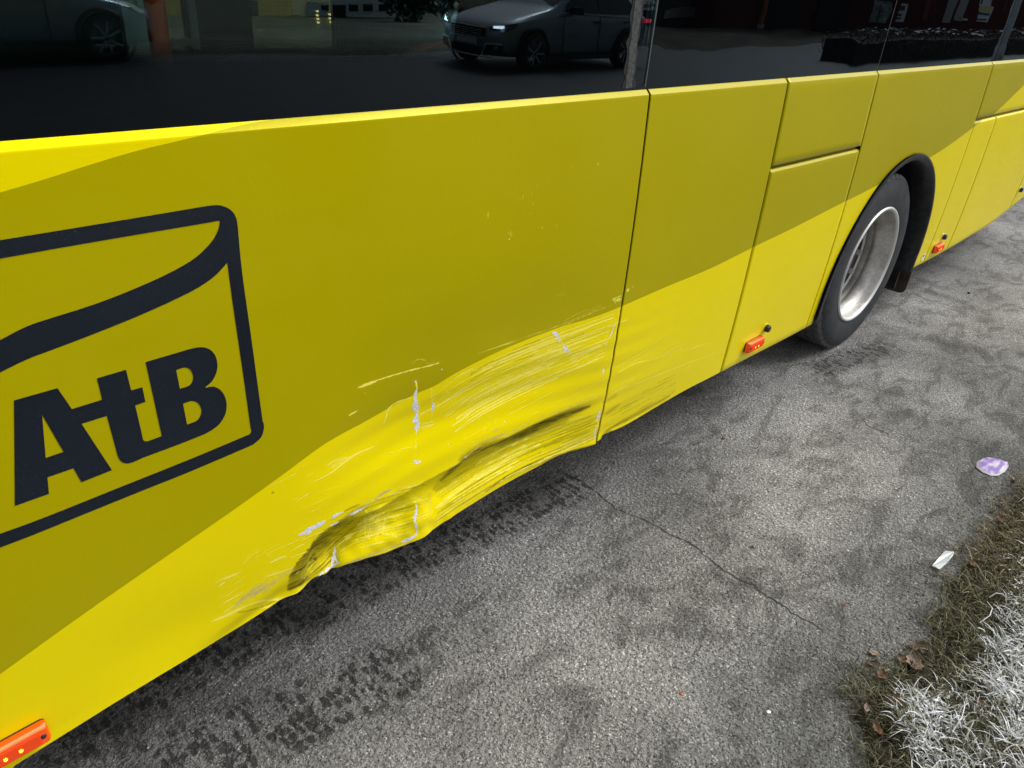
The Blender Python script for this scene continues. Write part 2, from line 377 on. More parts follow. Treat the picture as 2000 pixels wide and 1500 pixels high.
def interp(tab, x, ext=True):
    t = sorted(tab); X = np.array([p[0] for p in t]); Z = np.array([p[1] for p in t]); x = np.asarray(x, float); r = np.interp(x, X, Z)
    if ext:
        s0 = (Z[1] - Z[0]) / (X[1] - X[0]); s1 = (Z[-1] - Z[-2]) / (X[-1] - X[-2])
        r = np.where(x < X[0], Z[0] + s0 * (x - X[0]), r); r = np.where(x > X[-1], Z[-1] + s1 * (x - X[-1]), r)
    return r
def smooth_tab(tab, step=.02):
    t = sorted(tab); c = catmull(t, 8); return [(p[0], p[1]) for p in c]
LOWER_S = smooth_tab(LOWER); UPPER_S = smooth_tab(UPPER)
def sill(x):
    x = np.asarray(x, float); z = interp(smooth_tab(SILL), x); z = np.where(x < .03, .245 - .0 * x, z); return np.clip(z, .235, .70)
def band(x, z): return np.minimum(z - interp(LOWER_S, x), interp(UPPER_S, x) - z)

# ------------------------------------------------------------------ wear raster (scratch, primer, rubber, dirt) in bus-side metres
WX0, WX1, WZ0, WZ1, WS = .2, 2.66, .2, 1.30, .0018
WNX, WNZ = int((WX1 - WX0) / WS), int((WZ1 - WZ0) / WS)
WEAR = np.zeros((4, WNZ, WNX), np.float32)
def _vn(sx, sz):
    a = RNG.random((WNZ // sz + 3, WNX // sx + 3)); zi = np.arange(WNZ) / sz; xi = np.arange(WNX) / sx; j = zi.astype(int); i = xi.astype(int); v = (zi - j)[:, None]; u = (xi - i)[None, :]; v = v * v * (3 - 2 * v); u = u * u * (3 - 2 * u)
    return (a[j][:, i] * (1 - u) + a[j][:, i + 1] * u) * (1 - v) + (a[j + 1][:, i] * (1 - u) + a[j + 1][:, i + 1] * u) * v
RAG = .5 * _vn(9, 7) + .3 * _vn(4, 3) + .2 * RNG.random((WNZ, WNX))
def stroke(xz, wmm, ch, s=1.0, soft=.45, taper=True):
    P = np.array(xz, float); wd = wmm / 1000.0
    L = np.r_[0, np.cumsum(np.hypot(*np.diff(P, axis=0).T))]; T = L[-1] + 1e-9
    for i in range(len(P) - 1):
        a, b = P[i], P[i + 1]; lo = np.minimum(a, b) - wd; hi = np.maximum(a, b) + wd
        i0, i1 = int((lo[0] - WX0) / WS), int((hi[0] - WX0) / WS) + 2; j0, j1 = int((lo[1] - WZ0) / WS), int((hi[1] - WZ0) / WS) + 2
        i0, j0 = max(i0, 0), max(j0, 0); i1, j1 = min(i1, WNX), min(j1, WNZ)
        if i1 <= i0 or j1 <= j0: continue
        X, Z = np.meshgrid(WX0 + np.arange(i0, i1) * WS, WZ0 + np.arange(j0, j1) * WS)
        d = b - a; t = np.clip(((X - a[0]) * d[0] + (Z - a[1]) * d[1]) / (d @ d + 1e-12), 0, 1)
        D = np.hypot(X - a[0] - t * d[0], Z - a[1] - t * d[1]); u = (L[i] + t * (L[i + 1] - L[i])) / T
        ww = wd * .5 * ((1 - np.abs(2 * u - 1) ** 3) * .8 + .2 if taper else 1.0)
        ww = np.maximum(ww, .0013)
        v = s * (1 - ss(1 - soft, 1 + soft, D / ww))
        if ch == 1 and wmm > 4: v = s * ss(0, .22, 1.0 - D / (ww * 1.35) - 1.15 * (RAG[j0:j1, i0:i1] - .18))
        elif ch == 3: v = v * (.55 + .9 * RAG[j0:j1, i0:i1])
        sub = WEAR[ch, j0:j1, i0:i1]; np.maximum(sub, v, out=sub)
def st(f, pts, wmm, ch, s=1.0, soft=.45, taper=True, n=3): stroke([unp(*p) for p in catmull(fp(f, pts), n)], wmm, ch, s, soft, taper)
def flow(top, bot, N, ch, wr, sr, lr=(.06, .5), f='P'):
    A = np.array(catmull(fp(f, top), 8)); Bm = np.array(catmull(fp(f, bot), 8)); m = min(len(A), len(Bm)); A = A[:m]; Bm = Bm[:m]
    for _ in range(N):
        v = RNG.random() ; l = RNG.uniform(*lr); s0 = RNG.uniform(-.1, 1 - l * .6); u = np.clip(np.linspace(s0, s0 + l, 9), 0, 1) * (m - 1)
        i = np.clip(u.astype(int), 0, m - 2); fr = (u - i)[:, None]; dv = RNG.normal(0, .02)
        P = (A[i] * (1 - fr) + A[i + 1] * fr) * (1 - v) + (Bm[i] * (1 - fr) + Bm[i + 1] * fr) * v
        stroke([unp(*p) for p in P], RNG.uniform(*wr), ch, RNG.uniform(*sr), .6)
def patch(f, cx, cy, w_, h_, N, s=.5, ang=-.5):
    for _ in range(N):
        x = cx + RNG.normal(0, w_ / 2.2); y = cy + RNG.normal(0, h_ / 2.2); L = RNG.uniform(4, 14); a = ang + RNG.normal(0, .35)
        st(f, [(x, y), (x + L * math.cos(a), y + L * math.sin(a))], 1.4, 0, s * RNG.uniform(.4, 1.0), n=1)
def paint_wear():
    # --- upper impact: metal showing where the ribs behind stood firm
    for pts, wd in (([(1042, 335), (1068, 345), (1085, 370), (1105, 402)], 13), ([(1125, 430), (1142, 452), (1162, 482)], 12), ([(50, 762), (42, 800), (38, 850), (48, 900), (52, 950), (55, 1000), (50, 1068)], 22),
                    ([(170, 845), (172, 880), (165, 920)], 12), ([(1392, 912), (1385, 950), (1368, 992)], 16), ([(1368, 1015), (1358, 1060), (1350, 1115)], 6), ([(1415, 598), (1420, 622), (1408, 642)], 6),
                    ([(1500, 275), (1485, 330), (1462, 380)], 5), ([(1445, 400), (1438, 440)], 3), ([(232, 600), (240, 612)], 6), ([(30, 1280), (60, 1285), (80, 1276)], 8), ([(283, 1154), (287, 1160)], 4), ([(697, 985), (699, 998)], 3), ([(38, 688), (46, 700)], 6)):
        st('C', pts, wd * 1.25, 1, 1.0, .9)
    for pts, wd, s_ in (([(80, 935), (160, 892), (250, 850), (350, 790), (450, 738), (600, 660)], 3.0, 1), ([(46, 690), (56, 760)], 4, .9), ([(45, 1065), (46, 1190)], 2, .6), ([(160, 740), (165, 850)], 2, .7), ([(165, 920), (160, 990)], 2, .6),
                        ([(1060, 460), (1190, 482)], 6, .6), ([(1110, 400), (1130, 430)], 3, .8), ([(1250, 495), (1330, 462), (1415, 432)], 6, .75), ([(900, 480), (1050, 390), (1180, 350)], 2, .5), ([(0, 612), (90, 592), (215, 560)], 2.5, .8), ([(80, 1010), (180, 985)], 3, .7), ([(90, 1050), (185, 1005)], 3, .6),
                        ([(500, 490), (700, 420), (900, 350), (1050, 300), (1200, 240), (1400, 150)], 1.6, .45), ([(560, 470), (800, 395), (1000, 320)], 1.3, .35), ([(1110, 262), (1250, 190), (1400, 140)], 1.4, .4), ([(1490, 95), (1540, 70)], 2, .8), ([(1500, 120), (1545, 100)], 2, .8), ([(1510, 108), (1548, 85)], 2, .6),
                        ([(1410, 0 + 600), (1440, 560)], 2, .4), ([(1490, 280), (1525, 265)], 6, .7), ([(1530, 160), (1500, 400), (1440, 800)], 2.2, .55)):
        st('C', pts, wd, 0, s_)
    flow([(838, 775), (900, 730), (1000, 685), (1100, 648), (1200, 612)], [(890, 845), (960, 800), (1060, 752), (1120, 725), (1180, 700)], 120, 0, (1.4, 3.4), (.4, 1.0))
    flow([(880, 850), (960, 805), (1060, 758), (1190, 690)], [(900, 900), (980, 860), (1080, 800), (1190, 740)], 14, 0, (1.4, 2.6), (.3, .6), (.05, .3))
    flow([(890, 745), (960, 702), (1040, 668), (1120, 640)], [(900, 760), (980, 715), (1060, 690), (1150, 650)], 12, 2, (1.4, 2.2), (.3, .6), (.1, .4))
    # --- crease line and tan patches
    for pts, wd, s_ in (([(290, 1330), (420, 1240), (560, 1135), (690, 1085), (760, 1060), (900, 985), (1000, 945)], 4, .75), ([(1000, 945), (1100, 915), (1200, 870), (1310, 825), (1400, 803)], 4, .7), ([(540, 1150), (620, 1110), (690, 1075)], 9, .62), ([(600, 1060), (660, 1045)], 10, .5), ([(400, 1245), (420, 1250)], 8, .8),
                        ([(530, 1165), (548, 1160)], 7, .7), ([(970, 920), (1100, 850), (1250, 760)], 5, .35)):
        st('C', pts, wd, 3, s_)
    for pts, wd, s_ in (([(600, 880), (680, 840), (780, 790), (830, 765), (880, 730)], 6, .75), ([(868, 722), (884, 738)], 7, .7), ([(872, 745), (905, 728)], 5, .7), ([(880, 725), (930, 690), (1000, 655)], 7, .85), ([(930, 722), (1010, 690), (1100, 645), (1190, 610)], 4, .7), ([(1280, 700), (1272, 900)], 3, .8), ([(1200, 745), (1260, 765)], 2, .8),
                        ([(1175, 770), (1165, 880)], 5, .8), ([(640, 1210), (800, 1155), (960, 1095), (1120, 1035)], 14, .55), ([(800, 1030), (900, 1000)], 10, .35), ([(1150, 655), (1290, 655)], 2, .6), ([(880, 760), (885, 980)], 3, .55), ([(905, 950), (960, 985), (1100, 985)], 3, .5)):
        st('B', pts, wd, 3, s_)
    for pts, wd, s_ in (([(1170, 770), (1178, 800), (1162, 880), (1172, 920), (1182, 965)], 8, .95), ([(1180, 965), (1165, 1000), (1110, 1030), (1060, 1045)], 11, .85), ([(690, 845), (780, 800)], 7, .75)): st('B', pts, wd * 1.3, 1, 1.0, .9)
    for pts, wd, s_ in (([(520, 492), (580, 445), (690, 425)], 8, .55), ([(430, 602), (560, 530), (700, 420), (790, 375), (875, 343)], 6, .7), ([(300, 745), (400, 680)], 4, .6), ([(540, 500), (640, 450)], 12, .35), ([(680, 120), (735, 90)], 4, .8), ([(1060, 362), (1180, 345)], 2.5, .6), ([(1200, 115), (1290, 65)], 3, .9),
                        ([(1180, 215), (1300, 180)], 4, .7), ([(930, 180), (955, 120), (965, 75), (1010, 35), (1080, 5)], 3.5, .85), ([(920, 405), (1010, 385)], 2.5, .5), ([(800, 810), (800, 1005)], 2, .6), ([(880, 960), (960, 990), (1080, 985)], 3, .6), ([(640, 1010), (900, 905)], 3, .6), ([(440, 690), (560, 650), (640, 640)], 3, .35), ([(700, 610), (900, 500), (1010, 500)], 3, .3)):
        st('B', pts, wd, 0, s_)
    flow([(500, 950), (600, 900), (720, 830)], [(620, 1010), (740, 950), (830, 890)], 26, 0, (1.5, 4), (.2, .5), (.05, .25))
    for _ in range(26):   # crazed lacquer on the crumpled corner
        x = RNG.uniform(790, 950); y = RNG.uniform(820, 1020); st('B', [(x, y), (x + RNG.uniform(-12, 12), y + RNG.uniform(20, 60))], 1.4, 0, RNG.uniform(.3, .75), n=1)
        st('B', [(x - 60, y + 20), (x + RNG.uniform(0, 60), y - RNG.uniform(5, 30))], 1.4, 0, RNG.uniform(.3, .6), n=1)
    flow([(700, 985), (740, 960), (790, 945), (850, 930)], [(690, 1075), (740, 1062), (790, 1050), (835, 1030)], 44, 0, (1.4, 3.0), (.3, .8), (.1, .5))
    # --- rubber scuffs
    st('C', [(230, 1420), (310, 1345), (400, 1272), (550, 1188), (750, 1108), (900, 1040), (1050, 975), (1180, 925), (1320, 876)], 44, 2, .95, .9)
    st('C', [(400, 1260), (600, 1160), (800, 1080), (1000, 990), (1120, 940)], 26, 2, 1.0, .7)
    st('C', [(200, 1450), (420, 1290), (600, 1200), (800, 1115), (1000, 1030), (1150, 975)], 85, 2, .42, 1.0)
    st('C', [(180, 1480), (280, 1400), (420, 1300)], 40, 2, .45, .9)
    st('C', [(560, 1500), (640, 1440), (720, 1390), (850, 1325), (1000, 1268), (1180, 1210), (1370, 1152)], 15, 2, .95, .6)
    flow([(850, 955), (920, 905), (1020, 855), (1100, 825), (1165, 800)], [(850, 1025), (910, 985), (1000, 930), (1100, 885), (1168, 855)], 60, 2, (1.5, 6), (.25, .75), (.1, .6))
    flow([(850, 955), (920, 905), (1020, 855), (1100, 825), (1165, 800)], [(850, 1025), (910, 985), (1000, 930), (1100, 885), (1168, 855)], 60, 0, (1.4, 3), (.3, .9), (.1, .5))
    E = 'E'
    edge_c = catmull([(564, 1151), (566, 1130), (578, 1105), (596, 1082), (612, 1060), (633, 1040), (656, 1026)], 12)
    for i in range(170):       # rubber smeared from a hard left edge towards the right
        c_ = edge_c[RNG.integers(len(edge_c))]; L_ = RNG.uniform(35, 115); a_ = math.radians(RNG.uniform(-36, -27)); x0_, y0_ = c_[0] + RNG.uniform(-1, 4), c_[1] + RNG.uniform(-2, 2)
        for t0, t1, s_ in ((0, .4, 1.0), (.4, .7, .62), (.7, 1, .3)):
            P_ = [(x0_ + L_ * t * math.cos(a_), y0_ + L_ * t * math.sin(a_) + 8 * t * t) for t in (t0, (t0 + t1) / 2, t1)]
            if max(p[1] - (1152 - (p[0] - 564) * .52) for p in P_) > 6: continue
            stroke([unp(*p) for p in P_], RNG.uniform(4, 9), 2, s_ * RNG.uniform(.7, 1.0), .6, False)
    st(E, [(1000, 930), (1080, 790), (1170, 680), (1270, 560), (1400, 440)], 46, 2, .8, .8)
    st(E, [(1300, 640), (1500, 480), (1640, 380)], 70, 2, .34, 1.0)
    st(E, [(980, 965), (1090, 905), (1220, 850)], 14, 2, .8, .6); st('B', [(640, 960), (760, 880), (860, 830)], 60, 2, .38, 1.0); st('B', [(930, 800), (1050, 760), (1200, 740), (1290, 700)], 40, 2, .3, 1.0)
    flow([(640, 1010), (700, 985), (770, 960), (830, 945)], [(620, 1120), (690, 1075), (760, 1050), (810, 1030)], 46, 2, (1.5, 6), (.2, .65), (.1, .6))
    flow([(570, 1130), (600, 1095), (640, 1050), (690, 1010)], [(600, 1135), (640, 1105), (670, 1075), (720, 1030)], 30, 2, (2, 5), (.4, .9), (.1, .7))
    flow([(575, 1120), (610, 1085), (650, 1040), (700, 1005)], [(600, 1135), (640, 1105), (670, 1075), (720, 1040)], 22, 0, (1.3, 2.2), (.3, .6), (.05, .3))
    for pts, wd in (([(1050, 382), (1120, 350), (1200, 310), (1290, 262), (1372, 214)], 17), ([(1430, 182), (1500, 140), (1565, 110)], 10), ([(1390, 282), (1450, 255), (1515, 224)], 7), ([(1640, 142), (1710, 110), (1785, 78)], 6), ([(1465, 508), (1462, 560), (1450, 620)], 7),
                    ([(1462, 570), (1470, 640), (1500, 680)], 8), ([(1250, 862), (1330, 800), (1420, 740), (1530, 675)], 8), ([(1440, 620), (1440, 690), (1430, 720)], 7)):
        st(E, pts, wd * 1.25, 1, 1.0, .9)
    for q in range(7): st(E, [(1420 + q * 6, 560 + q * 28), (1500 + q * 3, 548 + q * 22)], 2.2, 2, .8, n=1)
    for pts, wd, s_ in (([(75, 1348), (160, 1315), (250, 1280), (400, 1205), (480, 1165)], 8, .9), ([(180, 1182), (250, 1120), (330, 1078), (462, 1003)], 4.5, .8), ([(150, 955), (230, 905)], 5, .7), ([(130, 915), (200, 870), (260, 852), (410, 790)], 6, .75), ([(740, 687), (830, 640), (925, 612)], 7, .85), ([(960, 632), (1060, 595), (1160, 560)], 5, .6),
                        ([(650, 850), (830, 800), (1000, 738)], 5, .7), ([(440, 1192), (520, 1150), (700, 1110), (900, 1088), (1040, 1020)], 7, .75), ([(600, 1210), (800, 1160), (980, 1070), (1110, 955)], 6, .6), ([(190, 1270), (300, 1190), (420, 1130)], 6, .55), ([(1090, 440), (1230, 370), (1380, 320)], 4, .6), ([(1030, 520), (1130, 470)], 4, .6),
                        ([(700, 590), (850, 520), (1000, 455), (1200, 350)], 3, .5), ([(420, 720), (520, 610), (640, 540)], 7, .35), ([(690, 580), (740, 640)], 3, .5)):
        st(E, pts, wd, 0, s_)
    st(E, [(300, 1215), (420, 1120), (560, 1010), (700, 925), (860, 840), (1000, 745)], 42, 3, .52, .7); st(E, [(620, 1030), (760, 990)], 14, 3, .4)
    st(E, [(370, 1246), (480, 1228), (650, 1180), (850, 1082)], 2.5, 2, .8); st(E, [(1130, 300), (1000, 380), (800, 500)], 12, 3, .25, .9)
    flow([(430, 1130), (520, 1070), (620, 1010)], [(420, 1215), (500, 1165), (560, 1120)], 22, 0, (1.4, 3.5), (.2, .55), (.06, .3))
    # --- scratches over the olive band
    for pts, wd, s_ in (([(662, 352), (700, 332), (745, 318), (850, 286), (985, 252)], 3.0, .95), ([(665, 350), (745, 322)], 6, .9), ([(625, 470), (662, 449)], 5, .8), ([(960, 245), (1030, 235)], 1.6, .4), ([(1390, 168), (1480, 120), (1600, 60), (1740, 0)], 1.6, .5), ([(780, 505), (800, 440), (850, 405), (900, 395)], 3, .8),
                        ([(905, 240), (930, 225), (960, 232)], 1.6, .5), ([(900, 250), (905, 238)], 1.6, .4), ([(1200, 200), (1330, 150)], 1.3, .3), ([(690, 370), (700, 380)], 3, .4)):
        st('5', pts, wd, 0, s_)
    for a in ((460, 320, 110, 60, 46), (600, 230, 60, 30, 18), (110, 505, 45, 30, 22), (330, 680, 70, 40, 34), (515, 490, 25, 18, 6), (625, 625, 45, 22, 12), (780, 605, 40, 22, 12), (800, 825, 60, 18, 14), (850, 880, 40, 30, 12), (810, 1260, 110, 60, 44), (855, 1190, 60, 25, 14)): patch('H', *a, s=.42)
    for p in ((592, 262), (632, 192), (320, 738), (932, 28), (1188, 10), (365, 480)): st('H', [p, (p[0] + 5, p[1] + 3)], 4, 0, 1, n=1)
    # --- second panel
    D = 'D'
    for pts, wd, s_ in (([(130, 1250), (250, 1185), (400, 1105), (560, 1015), (700, 940)], 16, .7), ([(140, 1100), (270, 1010)], 20, .35), ([(120, 1000), (250, 930)], 16, .3), ([(105, 1290), (150, 1262), (200, 1240)], 14, .8), ([(430, 1060), (560, 990)], 8, .5)): st(D, pts, wd, 2, s_, .8)
    for pts, wd, s_ in (([(260, 735), (340, 690), (430, 652), (540, 630), (640, 590), (740, 530), (835, 484)], 3.5, .75), ([(225, 705), (340, 632), (440, 582), (540, 500), (625, 440)], 3, .6), ([(872, 542), (950, 512), (1045, 478)], 4, .8), ([(160, 952), (240, 900), (332, 845)], 4, .85), ([(250, 900), (500, 800), (700, 720), (900, 640), (1050, 590), (1160, 545)], 4, .65),
                        ([(240, 312), (342, 284)], 6, .8), ([(205, 108), (275, 78)], 2.5, .9), ([(210, 125), (270, 100)], 2.5, .9), ([(308, 48), (385, 0)], 2.5, .8), ([(600, 800), (780, 730), (920, 660)], 2, .5), ([(240, 330), (160, 352)], 6, .5)): st(D, pts, wd, 0, s_)
    flow([(1180, 700), (1260, 665), (1340, 625)], [(1178, 848), (1240, 812), (1320, 768), (1400, 728)], 46, 0, (1.4, 3.2), (.15, .5), (.08, .5))
    flow([(1178, 800), (1240, 770), (1320, 730)], [(1176, 850), (1240, 815), (1320, 770), (1380, 740)], 30, 2, (1.5, 4), (.2, .55), (.06, .4))
    st('B', [(120, 680), (130, 685)], 5, 2, .8, n=1)
paint_wear()
# break the long strokes up a little
_n = RNG.random((WNZ // 6 + 2, WNX // 14 + 2)); _n = np.kron(_n, np.ones((6, 14)))[:WNZ, :WNX]
WEAR[0] *= (.72 + .45 * _n); WEAR[2] *= (.80 + .28 * _n)
def wear_at(x, z):
    fx = np.clip((x - WX0) / WS, 0, WNX - 1.001); fz = np.clip((z - WZ0) / WS, 0, WNZ - 1.001); i = fx.astype(int); j = fz.astype(int); u = fx - i; v = fz - j
    ok = ((x > WX0) & (x < WX1) & (z > WZ0) & (z < WZ1)).astype(float)
    return ((WEAR[:, j, i] * (1 - u) + WEAR[:, j, i + 1] * u) * (1 - v) + (WEAR[:, j + 1, i] * (1 - u) + WEAR[:, j + 1, i + 1] * u) * v) * ok

# ------------------------------------------------------------------ the bus
bus = thing("city_bus", "yellow and olive city bus with a dented and scraped lower side panel", "bus")
TOP = 1.412
def grid_panel(name, xs, zb, zt, fine=None, bevel=(.013, .012), label=None, xoff=None, folds=(1, 1)):
    """sheet-metal panel on the skin S: xs columns, zb(x) bottom edge, zt top; edges folded inwards"""
    xs = np.asarray(xs, float); zbv = zb(xs) if callable(zb) else np.full(len(xs), float(zb))
    if fine:
        zz = np.r_[np.arange(.20, fine[1], fine[0]), np.arange(fine[1], zt - .003, .009), zt]
    else: zz = np.r_[np.arange(.20, zt - .01, .028), zt]
    zz = zz[np.r_[True, np.diff(zz) > .0012]]; zz[-1] = zt; lo = max(zbv.min(), .2); zz = zz[zz > lo - .03]
    T = (zz - zz[0]) / (zz[-1] - zz[0])
    X = np.repeat(xs[None, :], len(T), 0); Z = zbv[None, :] + T[:, None] ** 1.0 * (zt - zbv)[None, :]
    Y = S(X, Z)
    rows = [(X, Y, Z)]
    bh, bd = bevel
    for ah, ad in ((.06, .02), (.12, .08), (.88, .86), (.98, .98)):            # crisp chamfer along the top edge
        rows.append((xs[None, :], (S(xs, np.full(len(xs), zt)) + bd * ad)[None, :], (np.full(len(xs), zt) + bh * ah)[None, :]))
    rows.append((xs[None, :], (S(xs, np.full(len(xs), zt)) + bd + .014)[None, :], np.full((1, len(xs)), zt + bh)))
    pre = [(xs[None, :], (S(xs, zbv) + .006)[None, :], zbv[None, :] + .0015), (xs[None, :], (S(xs, zbv) + .001)[None, :], zbv[None, :] - .0012)]
    al = pre + rows
    X = np.vstack([a[0] for a in al]); Y = np.vstack([a[1] for a in al]); Z = np.vstack([a[2] for a in al])
    if xoff is not None: X = X + xoff(Z)
    # side folds
    if folds[0]: X = np.hstack([X[:, :1], X]); Y = np.hstack([Y[:, :1] + .003, Y]); Z = np.hstack([Z[:, :1], Z])
    if folds[1]: X = np.hstack([X, X[:, -1:]]); Y = np.hstack([Y, Y[:, -1:] + .003]); Z = np.hstack([Z, Z[:, -1:]])
    nr, nc = X.shape; idx = np.arange(nr * nc).reshape(nr, nc)
    Q = np.stack([idx[:-1, :-1], idx[:-1, 1:], idx[1:, 1:], idx[1:, :-1]], -1).reshape(-1, 4)
    V = np.stack([X, Y, Z], -1).reshape(-1, 3)
    o = np_mesh(name, V, Q, MT['paint'], bus)
    x, z = V[:, 0].astype(float), V[:, 2].astype(float)
    fattr(o, "band", band(x, z)); W = wear_at(x, z)
    fattr(o, "wear", np.stack([W[0], W[1], W[2], np.ones(len(x))], -1), 'FLOAT_COLOR'); fattr(o, "dirt", W[3])
    if label: o['label'] = label
    return o
G1, G2, G3, G4, G5 = 1.789, 2.562, 3.317, 4.800, 5.195
hg = .0045
xs1 = np.r_[np.arange(-1.8, .30, .03), np.arange(.30, G1 - hg, .0024), G1 - hg]
grid_panel("side_panel", xs1, sill, TOP, (.0024, 1.12), label="dented and scraped yellow and olive side panel")
xs2 = np.r_[np.arange(G1 + hg, G2 - hg, .0030), G2 - hg]
_xc = unp(1172, 853)[0] + .004
grid_panel("side_panel", xs2, lambda x: sill(np.maximum(x, _xc)), TOP, (.0030, .80), label="scratched yellow and olive side panel right of the dented one")
SPL = 1.128
xs3 = np.linspace(G2 + hg, G3 - hg, 40)
grid_panel("side_panel", xs3, SPL + .012, TOP, label="small olive panel above the horizontal groove")
grid_panel("hatch", xs3, sill, SPL - .013, bevel=(.009, .008), label="olive and yellow hatch below the groove")
ACX, ACZ, AR = 3.985, .430, .606
th = np.linspace(0, math.pi, 73); xa = ACX - AR * np.cos(th)
leg = lambda x: sill(x)
grid_panel("side_panel", np.linspace(G3 + hg, ACX - AR, 8), sill, TOP, folds=(1, 0))
grid_panel("side_panel", xa, lambda x: ACZ + np.sqrt(np.clip(AR ** 2 - (x - ACX) ** 2, 0, None)), TOP, label="olive panel over the wheel arch", folds=(0, 0))
grid_panel("side_panel", np.linspace(ACX + AR, G4 - .002, 16), sill, TOP, folds=(0, 1))
grid_panel("side_panel", np.linspace(G4 + .002, 7.6, 80), SPL + .016, TOP, label="side panel behind the wheel, above the groove")
grid_panel("side_panel", np.linspace(G4 + .002, G5 - hg, 20), sill, SPL - .012, bevel=(.009, .008))
grid_panel("hatch", np.linspace(G5 + hg, 6.42, 60), sill, SPL - .012, bevel=(.009, .008))
grid_panel("side_panel", np.linspace(6.424, 7.6, 40), sill, SPL - .012, bevel=(.009, .008))
for _a, _b in ((G2 + hg, G3 - hg), (G4, 7.59)): fattr_o = MB().box(_a, _b, .006, .012, SPL - .002, SPL + .018).build('groove_strip', MT['groove'], bus)
# frame behind the panels (seen in the gaps) and the rest of the body
b = MB(); YB = .034
for x0, x1, z0, z1 in ((-1.8, .3, .33, 1.43), (.3, G2 - .04, .56, 1.43), (G2 - .04, ACX - AR - .04, .33, 1.43), (ACX - AR - .04, ACX + AR + .04, 1.085, 1.43), (ACX + AR + .04, 5.6, .34, 1.43), (5.6, 7.6, .62, 1.43)):
    b.box(x0, x1, YB, YB + .03, z0, z1)
b.build("body_frame", MT['gap'], bus)
MB().box(-1.8, 3.3, .16, 2.4, .33, .42).box(3.3, 4.7, .75, 1.7, .36, .48).box(4.7, 7.6, .2, 2.4, .48, .56).build("floor", MT['dark'], bus)
MB().box(-1.8, 7.6, .0, 2.5, 2.95, 3.05).build("roof", MT['paint'], bus)
fb = MB()
fb.box(-1.8, 7.6, 2.44, 2.50, .33, 1.235).box(-1.8, 7.6, 2.44, 2.50, 2.5, 2.95)
W_FAR = [(1.38, 1.62), (1.93, 2.405), (3.2, 4.0)]
xp = -1.8
for a, c in W_FAR + [(7.6, 7.6)]:
    fb.box(xp, a, 2.44, 2.50, 1.235, 2.5); xp = c
fb.build("far_wall", MT['floor'], bus)
MB().box(-1.86, -1.8, .0, 2.5, .33, 3.0).build("end_wall", MT['gap'], bus); MB().box(7.6, 7.66, .0, 2.5, .5, 3.0).build("end_wall", MT['gap'], bus)
for a, c in W_FAR: MB().box(a, c, 2.46, 2.466, 1.235, 2.5).build("far_window_pane", MT['glass_far'], bus)
MB().box(-1.8, 3.3, .17, 2.43, .421, .43).box(3.3, 7.6, .17, 2.43, .80, .82).build("cabin_floor", MT['floor'], bus)
MB().box(-1.8, 3.3, .060, .075, .45, 1.40).build("inner_lining", MT['floor'], bus); MB().box(3.3, 7.6, .060, .075, 1.10, 1.40).build("inner_lining", MT['floor'], bus)
# windows of the near side
GY = .012
def pane(x0, x1, m, lab=None):
    o = MB().box(x0, x1, GY, GY + .006, 1.424, 2.62).build("window_pane", m, bus)
    if lab: o['label'] = lab
    return o
pane(-1.78, 1.777, MT['glass_clear'], "see-through tinted window pane over the dented panel"); pane(1.783, 3.318, MT['glass_black'], "black mirror-like window pane"); pane(3.324, 4.85, MT['glass_black2']); pane(4.856, 7.58, MT['glass_black2'])
MB().box(-1.8, 7.6, .016, .03, 2.62, 2.95).build("roof_rail", MT['paint'], bus)
MB().box(-1.8, 7.6, .0135, .024, 1.4245, 1.4295).build("window_gasket", MT['rubber'], bus)
MB().box(1.7772, 1.7828, .0125, .017, 1.43, 2.62).build("window_joint", mat("grey_sealant", (.07, .08, .085), .5), bus)
MB().box(3.3183, 3.3237, .0125, .017, 1.43, 2.62).build("window_joint", mat("dark_sealant", (.03, .035, .04), .5), bus)
# ragged grey strip on the glass
zz = np.linspace(1.432, 2.6, 260)
pb, pt = atY(1227, 172, .011), atY(1245, 20, .011)
xm = pb[0] + (zz - pb[2]) * (pt[0] - pb[0]) / (pt[2] - pb[2]); xm = xm + .0
rg = lambda s, n: np.interp(np.arange(n), np.arange(0, n + 6, 3), RNG.normal(0, s, len(np.arange(0, n + 6, 3))))
for nm, hw, yy, m_, sd in (("pillar_strip", .0145, .0098, noisy("grey_green_strip", (.025, .03, .028), (.075, .085, .08), 90, .8), .0012), ("strip_edge", .024, .0108, mat('strip_edge_black', (.003, .003, .004), .8), .0036)):
    l = xm - hw + rg(sd, len(zz)); r = xm + hw + rg(sd, len(zz)); V = []
    for i in range(len(zz)): V += [(l[i], yy, zz[i]), (r[i], yy, zz[i]), (l[i], yy + .0012, zz[i]), (r[i], yy + .0012, zz[i])]
    Fq = []
    for i in range(len(zz) - 1):
        a = 4 * i; Fq += [(a, a + 1, a + 5, a + 4), (a, a + 4, a + 6, a + 2), (a + 1, a + 3, a + 7, a + 5)]
    mesh(nm, V, Fq, m_, bus)

